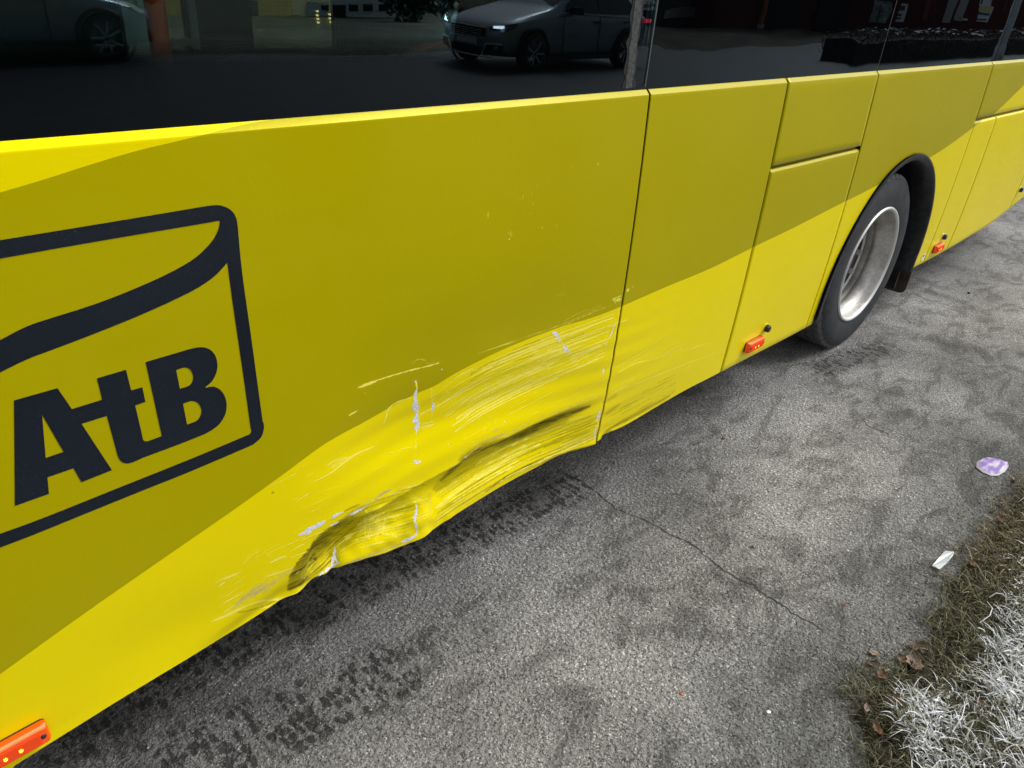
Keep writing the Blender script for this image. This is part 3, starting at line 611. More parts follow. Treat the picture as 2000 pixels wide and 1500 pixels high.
# printed emblem
def to_xz(f, runs, n=5):
    out = []
    for r in runs:
        pts = fp(f if not isinstance(r, tuple) else r[0], r if not isinstance(r, tuple) else r[1])
        c = catmull(pts, n) if len(pts) > 2 else pts
        for p in c:
            q = unp(*p)
            if not out or math.hypot(q[0] - out[-1][0], q[1] - out[-1][1]) > 1e-4: out.append(q)
    return out
def decal(name, loops, off=-.0007):
    loops = [[Vector((x, z, 0)) for x, z in L] for L in loops]
    tris = tessellate_polygon(loops); pts = [p for L in loops for p in L]
    bm = bmesh.new(); vs = [bm.verts.new((p.x, 0, p.y)) for p in pts]
    for t in tris:
        try: bm.faces.new([vs[i] for i in t])
        except ValueError: pass
    for z in np.arange(.3, 1.42, .028):
        bmesh.ops.bisect_plane(bm, geom=bm.verts[:] + bm.edges[:] + bm.faces[:], plane_co=(0, 0, z), plane_no=(0, 0, 1))
    for x in np.arange(-.6, .9, .05):
        bmesh.ops.bisect_plane(bm, geom=bm.verts[:] + bm.edges[:] + bm.faces[:], plane_co=(x, 0, 0), plane_no=(1, 0, 0))
    for v in bm.verts: v.co.y = float(S(v.co.x, v.co.z)) + off
    bmesh.ops.recalc_face_normals(bm, faces=bm.faces[:])
    me = bpy.data.meshes.new(name); bm.to_mesh(me); bm.free(); me.materials.append(MT['navy']); o = bpy.data.objects.new(name, me); return link(o, bus)
XL = -.42
def ext(p, q, x=XL):       # carry the edge through p, q on to x
    return (x, q[1] + (q[1] - p[1]) / (q[0] - p[0]) * (x - q[0]))
K4 = '4'
topo = to_xz(K4, [[(0, 225), (400, 160), (800, 94), (1150, 35)], [(1150, 35), (1220, 30), (1280, 52), (1315, 95), (1326, 150)], [(1326, 150), (1350, 400), (1400, 760), (1465, 1235)]])
boto = to_xz('K', [[(1838, 450), (1840, 490), (1820, 550), (1765, 600)], [(1765, 600), (1330, 786), (1000, 918), (575, 1090), (250, 1222), (0, 1318)]])
oL = [ext(topo[1], topo[0])] + topo + boto + [ext(boto[-2], boto[-1])]
h1a = to_xz(K4, [[(0, 328), (300, 274), (700, 205), (1100, 138)], [(1100, 138), (1190, 122), (1218, 117), (1227, 121)], [(1227, 121), (1218, 165), (1190, 220), (1130, 288), (1050, 350), (900, 430), (700, 517), (500, 592), (300, 655), (150, 706), (0, 782)]])
def hole_close(h): a = ext(h[1], h[0], XL + .055); c = ext(h[-2], h[-1], XL + .055); return [a] + h + [c]
h1 = hole_close(h1a)
h2a = to_xz(K4, [[(0, 963), (150, 890), (300, 833), (500, 757), (750, 657), (950, 568), (1100, 493), (1200, 423), (1268, 350)], [(1268, 350), (1300, 590), (1350, 930), (1400, 1285)]]) + \
      to_xz('K', [[(1752, 490), (1752, 508), (1748, 520), (1735, 530)], [(1735, 530), (1330, 700), (800, 912), (300, 1112), (0, 1222)]])
h2 = hole_close(h2a)
decal("emblem_frame", [oL, h1, h2])['label'] = "navy rounded frame with a swoosh, printed on the olive band"
A_out = to_xz('K', [[(97, 292), (400, 206)], [(500, 352), (712, 287)], [(676, 138), (878, 78)], [(914, 222), (992, 200)], [(1014, 302), (942, 327)], [(942, 327), (990, 530)], [(990, 530), (996, 560), (1008, 575), (1030, 577)], [(1128, 540), (1015, 22)],
    ('4', [(812, 905), (1060, 832)]), ('4', [(1060, 832), (1120, 822), (1170, 835), (1202, 872), (1213, 925), (1203, 975), (1180, 1015), (1145, 1045)]),
    [(1437, 203), (1490, 196), (1540, 222), (1572, 275), (1580, 330), (1570, 390), (1537, 448), (1490, 490), (1430, 525)], [(1430, 525), (1250, 597), (1000, 690)], [(1000, 690), (940, 717), (890, 732), (852, 722), (826, 692), (810, 640)], [(810, 640), (745, 400)],
    [(568, 455), (780, 778)], [(568, 862), (512, 765)], [(330, 828), (341, 943)], [(103, 1028), (97, 292)]], 4)[:-1]
tri = to_xz('K', [[(293, 392), (443, 650)], [(318, 693), (318, 692)]])[:3]
bh1 = to_xz('K', [[(1254, 210), (1228, 80)], [(1228, 80), (1270, 66), (1300, 64), (1328, 80), (1345, 118), (1343, 155), (1322, 186), (1290, 200)]], 4)
bh2 = to_xz('K', [[(1304, 460), (1276, 315)], [(1276, 315), (1325, 298), (1352, 297), (1382, 313), (1402, 350), (1400, 392), (1376, 430), (1345, 446)]], 4)
decal("lettering", [A_out, tri, bh1, bh2])['label'] = "navy letters AtB inside the frame"

# marker lamps, latches
amber = mat("amber_lens", (.90, .085, .002), .22, spec=.6, emit=(1.0, .10, .0), estr=.06)
amber_pale = mat("amber_lens_rim", (.95, .30, .12), .3)
led = mat("led_glow", (1, .6, .05), .4, emit=(1.0, .62, .02), estr=2.2)
def rrect(w_, h_, r, n=5):
    P = []
    for cx, cz, a0 in ((w_ / 2 - r, h_ / 2 - r, 0), (-w_ / 2 + r, h_ / 2 - r, 90), (-w_ / 2 + r, -h_ / 2 + r, 180), (w_ / 2 - r, -h_ / 2 + r, 270)):
        for i in range(n): a = R_(a0 + 90 * i / (n - 1)); P.append((cx + r * math.cos(a), cz + r * math.sin(a)))
    return P
def slab(layers):
    """stack of rounded rectangles (w, h, r, y)"""
    V = []; Fc = []; n = 20
    for w_, h_, r, y in layers: V += [(x, y, z) for x, z in rrect(w_, h_, r)]
    for k in range(len(layers) - 1):
        for i in range(n): j = (i + 1) % n; Fc.append((k * n + i, k * n + j, (k + 1) * n + j, (k + 1) * n + i))
    Fc.append(tuple((len(layers) - 1) * n + i for i in range(n))); return V, Fc
def marker_lamp(x, z, w_=.125, h_=.047, lab=None, rot=0.0):
    y = float(S(x, z))
    o = mesh("side_marker_lamp", *slab([(w_ - .001, h_ - .001, .009, -.000), (w_ - .001, h_ - .001, .009, -.006)]), MT['black'], bus, loc=(x, y, z))
    o.rotation_euler = (0, rot, 0)
    if lab: o['label'] = lab
    mesh("lens", *slab([(w_, h_, .009, -.006), (w_, h_, .009, -.014), (w_ - .006, h_ - .006, .008, -.0215), (w_ - .012, h_ - .012, .007, -.024)]), amber, o)
    rb = MB()
    nrib = int((w_ - .03) / .0032)
    for i in range(nrib): xx = -w_ / 2 + .015 + i * .0032; rb.box(xx, xx + .0014, -.0262, -.0236, -h_ / 2 + .008, h_ / 2 - .013)
    rb.build("lens_rib", amber, o)
    mesh("lens_rim", *slab([(w_ - .004, .0055, .002, -.0150), (w_ - .010, .0045, .002, -.0240)]), amber_pale, o, loc=(0, 0, h_ / 2 - .0040))
    for q in (-1, 1):
        s_ = lathe_y([(-.0272, .0005), (-.0268, .0036), (-.0240, .0056)], 14); mesh("screw", *s_, MT['rubber'], o, True, loc=(q * (w_ / 2 - .013), 0, 0))
        for d in (-.012, .012): pass
    for d in (-.014, .012):
        s_ = lathe_y([(-.0272, .0004), (-.0266, .0030), (-.0244, .0042)], 14); mesh("led", *s_, led, o, True, loc=(d, 0, -.004))
    return o
lx, lz = unp(40, 1442)
marker_lamp(.034, .330, .130, .050, "amber side marker lamp at the bottom left edge", R_(-2))
marker_lamp(2.782, .379, .130, .048, "amber side marker lamp between the dent and the wheel")
marker_lamp(4.955, .388, .130, .048, "amber side marker lamp behind the wheel")
def latch(px, py, sq):
    x, z = unp(px, py); y = float(S(x, z))
    o = mesh("latch", *lathe_y([(-.020, .0005), (-.020, .013), (-.016, .0165), (0, .0175)], 8 if sq else 18), MT['rubber'], bus, not sq, loc=(x, y, z))
    mesh("latch_collar", *lathe_y([(-.003, .017), (-.002, .021), (0, .022)], 20), MT['silverlip'] if not sq else MT['paint'], o, True)
latch(1495, 640, True); latch(1842, 462, False); latch(1992, 370, False)
x, z = unp(1803, 502); MB().box(-.017, .017, -.0015, 0, -.022, .022).build("paint_chip", mat("white_chip", (.75, .74, .68), .6), bus, loc=(x, float(S(x, z)), z))
MB().box(-.011, .004, -.0022, -.0015, .002, .016).build("chip_hole", MT['black'], bus, loc=(x, float(S(x, z)), z))

# wheel arch trim, wheel housing
V = []; n = 90; prof = [(-.0165, AR + .002), (-.019, AR - .006), (-.017, AR - .020), (-.006, AR - .032), (.03, AR - .040), (.09, AR - .040)]
path = []
for i in range(10): path.append((-1, None, .300 + (ACZ - .300) * i / 10))
def trim_pt(u, r):      # u: 0..1 along the arch, legs straight below the centre
    if u < .12: zz_ = .318 + (ACZ - .318) * u / .12; return ACX - r, zz_
    if u > .88: zz_ = .318 + (ACZ - .318) * (1 - u) / .12; return ACX + r, zz_
    a = math.pi * (u - .12) / .76; return ACX - r * math.cos(a), ACZ + r * math.sin(a)
us = np.linspace(0, 1, n)
for u in us:
    for y, r in prof:
        x_, z_ = trim_pt(u, r); V.append((x_, y + .012 * (1 - min(1, abs(z_ - .87) / .56) ** 2) * -1 + .002, z_))
m_ = len(prof); Fq = [(i * m_ + j, (i + 1) * m_ + j, (i + 1) * m_ + j + 1, i * m_ + j + 1) for i in range(n - 1) for j in range(m_ - 1)]
mesh("wheel_arch_trim", V, Fq, MT['rubber'], bus, True)
V = []; prof = [(.05, AR - .030), (.30, AR + .0), (.62, AR + .02), (.80, AR + .02)]
for u in us:
    for y, r in prof:
        x_, z_ = trim_pt(u, r); V.append((x_, y, z_))
m_ = len(prof); Fq = [(i * m_ + j, (i + 1) * m_ + j, (i + 1) * m_ + j + 1, i * m_ + j + 1) for i in range(n - 1) for j in range(m_ - 1)]
mesh("wheel_housing", V, Fq, mat("housing_black", (.006, .006, .006), .9), bus, True)
MB().box(ACX - AR, ACX + AR, .80, .82, .30, 1.05).box(ACX + AR - .03, ACX + AR - .01, .04, .8, .2, .6).build("housing_back", MT['dark'], bus)
# mud flap
fl = MB(); fp_ = [(.024, .42), (.024, .160), (.029, .142), (.042, .131), (.060, .127), (.44, .127), (.44, .42)]
fl.add([(xx, y_, z_) for xx in (4.735, 4.747) for y_, z_ in fp_], [tuple(range(7)), tuple(reversed(range(7, 14)))] + [(q_, (q_ + 1) % 7, 7 + (q_ + 1) % 7, 7 + q_) for q_ in range(7)])
fl.build("mud_flap", noisy("brown_black_rubber", (.030, .021, .017), (.075, .055, .045), 12, .8), bus)
# wheel: outer and inner tyre of the twin axle
WX_, WZ_, WR = 3.978, .4655, .4655
def tyre_profile(y0, wd):
    P = [(y0 + .012, .288), (y0 + .004, .300), (y0 + .0, .325), (y0 - .004, .365), (y0 - .002, .400), (y0 + .004, .425), (y0 + .012, .445), (y0 + .020, .4575)]
    n = 34
    for i in range(n + 1):
        t = i / n; y = y0 + .024 + (wd - .048) * t; P.append((y, WR - .0035 * (2 * t - 1) ** 4 * 1.0))
    P += [(y0 + wd - .012, .445), (y0 + wd, .40), (y0 + wd, .33), (y0 + wd - .012, .288)]
    return P
SEG = 500
def tread(i, j, y, r):
    if r > WR - .006:
        t = (j - 8) / 34.0
        g = min(abs(t - c) for c in (.17, .39, .61, .83))
        d = 0.0
        if g < .030: d = .014
        elif (i + int(6 * math.sin(t * 9))) % 10 < 2: d = .009
        return r - d
    if .44 < r and i % 10 < 2: return r - .006
    return r
def build_wheel(y0, hub):
    wd = .275
    wl = bpy.data.objects.new("wheel", None); link(wl, bus); wl.location = (WX_, y0, WZ_); wl.empty_display_size = .1
    V, Fc = lathe_y(tyre_profile(0, wd), SEG, tread)
    ty = mesh("tyre", V, Fc, MT['tyre'], wl, True); sm_ = [max(math.hypot(V[i][0], V[i][2]) for i in f) < .452 for f in Fc]; ty.data.polygons.foreach_set('use_smooth', sm_)
    if hub:
        lip = [(.0135, .284), (.003, .287), (-.002, .293), (-.0035, .299), (-.001, .304), (.004, .3045)]
        V, Fc = lathe_y([(.006, .2865), (-.001, .2895), (-.0045, .296), (-.003, .3025), (.004, .305)], 120); mesh("rim_flange", V, Fc, mat("rim_flange_paint", (.68, .68, .67), .34, .35), wl, True)
        V, Fc = lathe_y([(.006, .2865), (.020, .281), (.040, .279), (.050, .272), (.062, .262), (.085, .256), (.100, .256), (.104, .2595), (.112, .2595), (.116, .256), (.140, .256), (.150, .250), (.158, .235)], 120); mesh("rim", V, Fc, MT['rim'], wl, True)
        V, Fc = lathe_y([(.158, .236), (.163, .215), (.165, .185), (.150, .165), (.135, .150), (.130, .120)], 96); mesh("wheel_disc", V, Fc, MT['rim'], wl, True); V, Fc = lathe_y([(.140, .2555), (.143, .247), (.147, .240)], 96); mesh("disc_edge", V, Fc, mat("bare_edge", (.60, .59, .57), .4), wl, True)
        V, Fc = lathe_y([(.132, .122), (.128, .100), (.124, .095), (.122, .060), (.122, .001)], 60); mesh("hub", V, Fc, MT['rim'], wl, True)
        for k in range(10):
            a = 2 * math.pi * k / 10; q = lathe_y([(.112, .001), (.112, .013), (.128, .016), (.150, .016)], 6); mesh("wheel_nut", *q, MT['silverlip'], wl, loc=(.1675 * math.cos(a), 0, .1675 * math.sin(a)))
    return wl
build_wheel(.024, True)
w2 = build_wheel(.32, False)
# something low under the tail
MB().box(5.95, 7.0, .30, .36, .40, .60).box(6.45, 6.75, .10, .5, .38, .44).build("underbody_rail", MT['dark'], bus)

# cabin fittings seen dimly through the clear pane
orange = mat("orange_red_pole", (.75, .10, .03), .35); greyp = mat("grey_panel", (.34, .38, .36), .6); seatm = noisy("seat_cloth", (.03, .035, .04), (.07, .075, .08), 60, .9)
def pole(px, py, Y, r=.017):
    p = atY(px, py, Y); MB().tube([(p[0], Y, .43), (p[0], Y, 2.9)], r, 12).build("grab_pole", orange, bus, True); return p
pole(312, 80, .75, .024); pole(914, 60, .8, .016); pole(1128, 60, .6, .018)
a0, a1, a2 = atY(775, 128, .5), atY(815, 100, .5), atY(868, 86, .5); MB().tube([tuple(p) for p in catmull([a0, a1, a2, atY(930, 84, .5)], 5)], .012, 8).build("grab_rail", orange, bus, True)
for px0, px1, py0, py1, Y in ((262, 292, 0, 170, .9), (1310, 1440, 0, 140, 2.2)):
    p, q = atY(px0, py1, Y), atY(px1, py0, Y); MB().box(min(p[0], q[0]), max(p[0], q[0]), Y, Y + .02, .45, 2.2).build("partition_panel", greyp, bus)
p = atY(318, 98, 2.3); q = atY(368, 0, 2.3); wf = MB(); wf.box(p[0] - .04, p[0], 2.3, 2.32, p[2], 2.4).box(q[0], q[0] + .03, 2.3, 2.32, p[2], 2.4).box(p[0], q[0], 2.3, 2.32, 1.275, 1.30); wf.build("window_post", mat("pale_post", (.42, .47, .44), .6), bus)
for sx, yy in ((-1.1, .55), (-.3, .55), (.5, .55), (2.2, 1.9), (2.7, 1.9), (-.9, 1.9), (.2, 1.9)):
    s_ = bpy.data.objects.new("seat", None); link(s_, bus); s_.location = (sx, yy, .43)
    MB().box(-.22, .22, -.21, .21, .38, .46).build("seat_cushion", seatm, s_); MB().box(.18, .25, -.21, .21, .46, .80).build("seat_back", seatm, s_); MB().tube([(0, 0, 0), (0, 0, .38)], .03, 8).build("seat_leg", MT['black'], s_)

# ------------------------------------------------------------------ the ground
gx = np.arange(-.6, 9.6, .012); gy = np.arange(-1.75, 1.1, .012); X, Y = np.meshgrid(gx, gy)
STAIN_SHADE = np.zeros((3,) + X.shape, np.float32)
def gstroke(pts, wd, ch, s, soft=.5, n=6):
    P = np.array([onG(*p)[:2] for p in catmull(pts, n)])
    for i in range(len(P) - 1):
        a, b = P[i], P[i + 1]; d = b - a; lo = np.minimum(a, b) - wd; hi = np.maximum(a, b) + wd
        i0, i1 = np.searchsorted(gx, [lo[0], hi[0]]); j0, j1 = np.searchsorted(gy, [lo[1], hi[1]])
        if i1 <= i0 or j1 <= j0: continue
        xx = X[j0:j1, i0:i1]; yy = Y[j0:j1, i0:i1]; t = np.clip(((xx - a[0]) * d[0] + (yy - a[1]) * d[1]) / (d @ d + 1e-12), 0, 1)
        D = np.hypot(xx - a[0] - t * d[0], yy - a[1] - t * d[1]) / (wd / 2); v = s * (1 - ss(1 - soft, 1 + soft * .9, D)); sub = STAIN_SHADE[ch, j0:j1, i0:i1]; np.maximum(sub, v, out=sub)
gstroke([(150, 1440), (330, 1325), (520, 1225), (640, 1165), (760, 1110), (900, 1048), (1020, 995), (1110, 955)], .17, 1, .95, .5)
gstroke([(250, 1500), (420, 1425), (560, 1375), (660, 1335), (740, 1295)], .13, 1, .9, .55); gstroke([(740, 1300), (800, 1270), (850, 1240)], .06, 1, .5, .6); gstroke([(430, 1500), (560, 1440), (690, 1375), (780, 1330)], .12, 1, .85, .6)
gstroke([(620, 1400), (700, 1365), (760, 1350)], .05, 1, .6, .6)
for pts, wd, s in (([(632, 1213), (646, 1210)], .022, 1.3), ([(588, 1209), (594, 1207)], .014, 1.2), ([(205, 1390), (225, 1382)], .03, 1.3)): gstroke(pts, wd, 1, s, .4, 2); gstroke(pts, wd, 0, 1.0, .4, 2)
gstroke([(1605, 720), (1640, 705), (1690, 690), (1730, 680)], .16, 1, .9, .6); gstroke([(1610, 715), (1660, 702), (1720, 688)], .16, 0, .9, .7)
for pts, wd, s in (([(1700, 632), (1760, 648), (1830, 668), (1920, 690)], .10, .62), ([(1810, 568), (1850, 580), (1885, 592)], .10, .8), ([(1940, 700), (1975, 693), (2000, 690)], .12, .6), ([(1830, 560), (1850, 562)], .07, .6), ([(1600, 745), (1680, 752), (1760, 772), (1830, 750)], .11, .5), ([(1700, 770), (1760, 800), (1795, 818)], .07, .5), ([(1785, 782), (1820, 792)], .06, .6),
                   ([(1560, 740), (1590, 760), (1640, 775)], .14, .5), ([(1840, 700), (1880, 712)], .07, .5), ([(1150, 1068), (1195, 1098), (1215, 1090)], .13, .7), ([(1240, 1000), (1300, 1020), (1340, 1050)], .14, .5), ([(1250, 1238), (1300, 1225), (1350, 1240), (1385, 1225), (1372, 1205)], .045, .8), ([(1320, 1195), (1360, 1215)], .07, .6),
                   ([(1398, 1108), (1400, 1125), (1425, 1140), (1460, 1142)], .04, .9), ([(1440, 1115), (1500, 1155), (1590, 1168)], .035, .7), ([(1280, 955), (1350, 960), (1400, 945)], .10, .6), ([(1420, 890), (1480, 884), (1540, 882)], .09, .6), ([(1160, 955), (1220, 975), (1270, 1000)], .10, .6), ([(1530, 860), (1600, 870), (1680, 865)], .09, .4), ([(1390, 975), (1430, 930), (1470, 915)], .06, .5),
                   ([(1050, 1380), (1100, 1390)], .16, .5), ([(1400, 1040), (1480, 1070), (1560, 1080)], .08, .35), ([(1600, 1190), (1650, 1210)], .03, .6), ([(1640, 1050), (1700, 1010), (1740, 990)], .08, .35), ([(1510, 1330), (1560, 1300), (1620, 1290)], .06, .5), ([(1060, 1180), (1100, 1200)], .10, .4), ([(1660, 830), (1640, 900), (1700, 930)], .07, .4), ([(1900, 780), (1960, 800)], .08, .4),
                   ([(1560, 640), (1640, 690), (1700, 640)], .05, .3), ([(1400, 730), (1500, 690)], .1, .35)): gstroke(pts, wd, 0, s, .95)
gstroke([(-100, 1560), (300, 1400), (620, 1270), (900, 1130), (1150, 985), (1300, 905)], .66, 0, .68, .98)  # wheel-track grime and the dimmer light at the left, painted together
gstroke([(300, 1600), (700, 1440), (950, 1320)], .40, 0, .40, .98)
gstroke([(850, 1090), (1100, 950), (1300, 850), (1500, 740), (1620, 670)], .30, 0, .45, .98)  # broad soft darkening of the asphalt along the sill
# cool shade along the grass edge, painted into the asphalt colour
edge_shade = ss(-.50, -1.05, Y + .05 * np.sin(X * 7) + .03 * np.sin(X * 19 + 1)); STAIN_SHADE[2] = np.maximum(STAIN_SHADE[2], edge_shade * .9)
V = np.stack([X, Y, np.zeros_like(X)], -1).reshape(-1, 3); nr, nc = X.shape; idx = np.arange(nr * nc).reshape(nr, nc)
Q = np.stack([idx[:-1, :-1], idx[:-1, 1:], idx[1:, 1:], idx[1:, :-1]], -1).reshape(-1, 4)
g = np_mesh("asphalt", V, Q, MT['asphalt'], None, False); fattr(g, "stain_shade", np.stack([STAIN_SHADE[0], STAIN_SHADE[1], STAIN_SHADE[2], np.ones_like(STAIN_SHADE[0])], -1).reshape(-1, 4), 'FLOAT_COLOR'); tag(g, kind='structure')
x0, x1, y0, y1 = gx[0], gx[-1], gy[0], gy[-1]
far = MB()
for a, b_, c, d in ((-200, 300, y1, 300), (-200, x0, y0, y1), (x1, 300, y0, y1), (-200, 300, -4.6, y0)): far.add([(a, c, 0), (b_, c, 0), (b_, d, 0), (a, d, 0)], [(0, 1, 2, 3)])
tag(far.build("pavement", MT['asphalt_far']), kind='structure')
tag(mesh("road", [(-200, -11.7, 0), (300, -11.7, 0), (300, -4.6, 0), (-200, -4.6, 0)], [(0, 1, 2, 3)], noisy("road_surface", (.018, .020, .025), (.036, .039, .046), 3.0, .6, .2, .005)), kind='structure')
# field falling away beyond the road
V = []; Fq = []; ys = [-11.7, -13, -16.8, -24, -34, -60, -400]; zs = [0, .03, 0, -.7, -1.5, -1.8, -1.8]; xs_ = np.linspace(-200, 300, 60)
for yv, zv in zip(ys, zs):
    for xv in xs_: V.append((xv, yv, zv + (RNG.normal(0, .04) if yv not in (-11.7, -400) else 0)))
nc_ = len(xs_); Fq = [(i * nc_ + j, (i + 1) * nc_ + j, (i + 1) * nc_ + j + 1, i * nc_ + j + 1) for i in range(len(ys) - 1) for j in range(nc_ - 1)]
tag(mesh("field", V, Fq, noisy("dry_field", (.030, .027, .020), (.095, .080, .055), .9, .95, .6, .05)), kind='structure')
# soil bank under the grass, on the camera's side
gx2 = np.arange(-3, 30, .06); gy2 = np.r_[np.arange(-4.6, -2.0, .2), np.arange(-2.0, -1.02, .03)]; X2, Y2 = np.meshgrid(gx2, gy2)
def edge_y(x): 
    t = [(-3, -1.30), (1.0, -1.28), (1.50, -1.20), (1.66, -1.075), (1.74, -1.00), (1.86, -.985), (1.97, -1.09), (2.10, -1.10), (2.24, -1.075), (2.42, -1.06), (2.65, -1.035), (3.02, -1.035), (3.3, -1.045), (5, -1.10), (30, -1.2)]
    return np.interp(x, [a for a, _ in t], [b_ for _, b_ in t]) + .010 * np.sin(x * 29) + .007 * np.sin(x * 71 + 2)
E2 = edge_y(X2) - Y2; Z2 = .004 + .05 * ss(0, .5, E2) + .006 * np.sin(X2 * 21) * np.sin(Y2 * 17 + X2 * 3) * ss(0, .2, E2) - .03 * ss(0, -.10, E2) + .0 * X2
V = np.stack([X2, Y2, Z2], -1).reshape(-1, 3); nr, nc = X2.shape; idx = np.arange(nr * nc).reshape(nr, nc); Q = np.stack([idx[:-1, :-1], idx[:-1, 1:], idx[1:, 1:], idx[1:, :-1]], -1).reshape(-1, 4)
tag(np_mesh("soil", V, Q, noisy("dark_soil", (.010, .009, .006), (.030, .027, .018), 35, .95, .8, .01)), kind='structure')

# crack in the asphalt
def crack(pts, w0):
    P = [onG(*p) for p in pts]; Q_ = []
    for i in range(len(P) - 1):
        n_ = max(2, int(np.linalg.norm(P[i + 1] - P[i]) / .012))
        for k in range(n_): Q_.append(P[i] + (P[i + 1] - P[i]) * k / n_)
    Q_.append(P[-1]); Q_ = np.array(Q_); off = np.cumsum(RNG.normal(0, .0032, len(Q_))); off -= np.linspace(off[0], off[-1], len(Q_)); off += RNG.normal(0, .0012, len(Q_))
    d = np.gradient(Q_, axis=0); d /= np.linalg.norm(d, axis=1)[:, None]; nrm = np.stack([-d[:, 1], d[:, 0], 0 * d[:, 0]], -1); C_ = Q_ + nrm * off[:, None]
    wv = w0 * (.5 + .8 * RNG.random(len(Q_))) * np.clip(np.minimum(np.arange(len(Q_)), len(Q_) - 1 - np.arange(len(Q_))) / 12 + .25, 0, 1)
    V = []; 
    for i in range(len(C_)): a = C_[i] - nrm[i] * wv[i] / 2; b_ = C_[i] + nrm[i] * wv[i] / 2; V += [(a[0], a[1], .0018), (b_[0], b_[1], .0018)]
    return mesh("crack", V, [(2 * i, 2 * i + 1, 2 * i + 3, 2 * i + 2) for i in range(len(C_) - 1)], mat("crack_dark", (.028, .026, .023), .95), g)
crack([(1075, 908), (1135, 945), (1195, 993), (1255, 1025), (1300, 1052), (1345, 1072), (1395, 1105), (1460, 1145), (1515, 1180), (1570, 1210), (1620, 1240), (1645, 1255)], .0042); crack([(1380, 1096), (1392, 1122), (1425, 1138)], .003)

# ------------------------------------------------------------------ grass, grit, leaves, litter
def blades(name, N, xr, yfun, ymax_in, length, width, frost_bias, seed, label, step=None):
    r = np.random.default_rng(seed); x = r.uniform(*xr, N * 3); e = r.uniform(-.05, ymax_in, N * 3)
    keep = r.random(N * 3) < np.where(e < 0, .42 * (1 + e / .05) + .05, np.where(e < .07, .60, 1.0)); x, e = x[keep][:N], e[keep][:N]; N = len(x)
    y = edge_y(x) - e; z0 = .004 + .05 * ss(0, .5, e)
    clump = .5 + .5 * np.sin(x * 17 + 3 * np.sin(y * 11)) * np.sin(y * 23 + 2 * np.sin(x * 9))
    fn = .5 + .5 * np.sin(x * 9.0 + 1.2 + 2 * np.sin(y * 7)) * np.sin(y * 12 + x * 2.5); fn = .6 * fn + .4 * (.5 + .5 * np.sin(x * 31 + y * 19) * np.sin(y * 41 - x * 13))
    # bare of frost near the warm asphalt, and in the straw-coloured tuft further along
    frost = ss(.075, .17, e + .03 * (fn - .5)) * (.02 + 1.15 * ss(.10, .62, fn)) * (1 - .85 * ss(2.35, 2.6, x) * (1 - ss(.16, .3, e))) + frost_bias
    fb = (r.random(N) < frost * .60).astype(float) * r.uniform(.6, 1.0, N); fb = np.maximum(fb, .30 * frost * r.random(N))
    L = length * r.uniform(.35, 1.5, N) * (.7 + .5 * clump); wd = width * r.uniform(.5, 1.2, N) * (1 + .6 * fb)
    az = r.uniform(0, 6.28, N); az = np.where(r.random(N) < .35, r.normal(2.4, .7, N), az); lean = np.clip(r.normal(1.22, .30, N), .15, 1.54)
    hd = np.stack([np.cos(az), np.sin(az)], -1); sd = np.stack([-np.sin(az), np.cos(az)], -1); bend = r.normal(0, .9, N)
    K = 5; V = np.zeros((N, K, 2, 3)); p = np.stack([x, y, z0 + r.uniform(0, .018, N) * ss(0, .15, e)], -1); tw = r.uniform(-.6, .6, N)
    for k in range(K):
        t = k / (K - 1); th_ = lean * (.45 + .85 * t)
        if k:
            a2 = az + bend * t; h2 = np.stack([np.cos(a2), np.sin(a2)], -1); dl = L / (K - 1)
            p = p + np.concatenate([h2 * (np.sin(th_) * dl)[:, None], (np.cos(th_) * dl)[:, None]], -1); p[:, 2] = np.maximum(p[:, 2], .006)
        ww = wd * (1 - t ** 2.2 * .85) / 2; sv = np.concatenate([sd * np.cos(tw)[:, None], np.sin(tw)[:, None]], -1)
        V[:, k, 0] = p - sv * ww[:, None]; V[:, k, 1] = p + sv * ww[:, None]
    base = np.arange(N)[:, None] * (2 * K); ks = np.arange(K - 1)[None, :] * 2; b0 = base + ks
    Q = np.stack([b0, b0 + 1, b0 + 3, b0 + 2], -1).reshape(-1, 4)
    o = np_mesh(name, V.reshape(-1, 3), Q, MT['grass'], None, True)
    tint = np.repeat(r.random(N), 2 * K); fa = np.repeat(fb, 2 * K); tt = np.tile(np.repeat(np.linspace(0, 1, K), 2), N)
    straw = np.repeat(np.clip(.26 + .42 * ss(2.3, 2.7, x) + r.normal(0, .28, N), 0, 1), 2 * K)
    fattr(o, "grass", np.stack([tint, fa, straw, tt], -1), 'FLOAT_COLOR'); return tag(o, label, 'grass', kind='stuff')
def grass_material():
    m = mat("grass_blade", rough=.7, spec=.25); k = NB(m); a = k.attr("grass", 'Color'); ti, fr, sw = k.sep(a)[0:3]
    green = k.ramp(ti, [(0, (.007, .010, .004)), (.5, (.034, .040, .018)), (1, (.19, .19, .10))]); st_ = k.ramp(ti, [(0, (.05, .040, .022)), (.6, (.22, .19, .11)), (1, (.50, .45, .31))])
    c = k.mix(sw, green, st_); P = k.pos(); nf = k.noise(P, 260, 3, .7)
    fm = k.math('MULTIPLY', k.math('SUBTRACT', k.math('MULTIPLY', fr, 2.2), k.math('MULTIPLY', nf, .95)), 3.0, clamp=True)
    gn = k.n("ShaderNodeNewGeometry"); sx = k.n("ShaderNodeSeparateXYZ"); k.l(gn.outputs['Position'], sx.inputs[0])
    c = k.mix(fm, c, (.70, .72, .73)); k.set('Base Color', c); k.b.inputs['Roughness'].default_value = .75
    return m
MT['grass'] = grass_material()
blades("grass", 54000, (1.25, 3.9), edge_y, .62, .046, .0024, 0, 11, "short grass along the asphalt edge, frosted white away from the asphalt")
blades("grass", 14000, (3.9, 9), edge_y, .7, .07, .0040, 0, 12, "frosted roadside grass beyond the right edge of the picture")
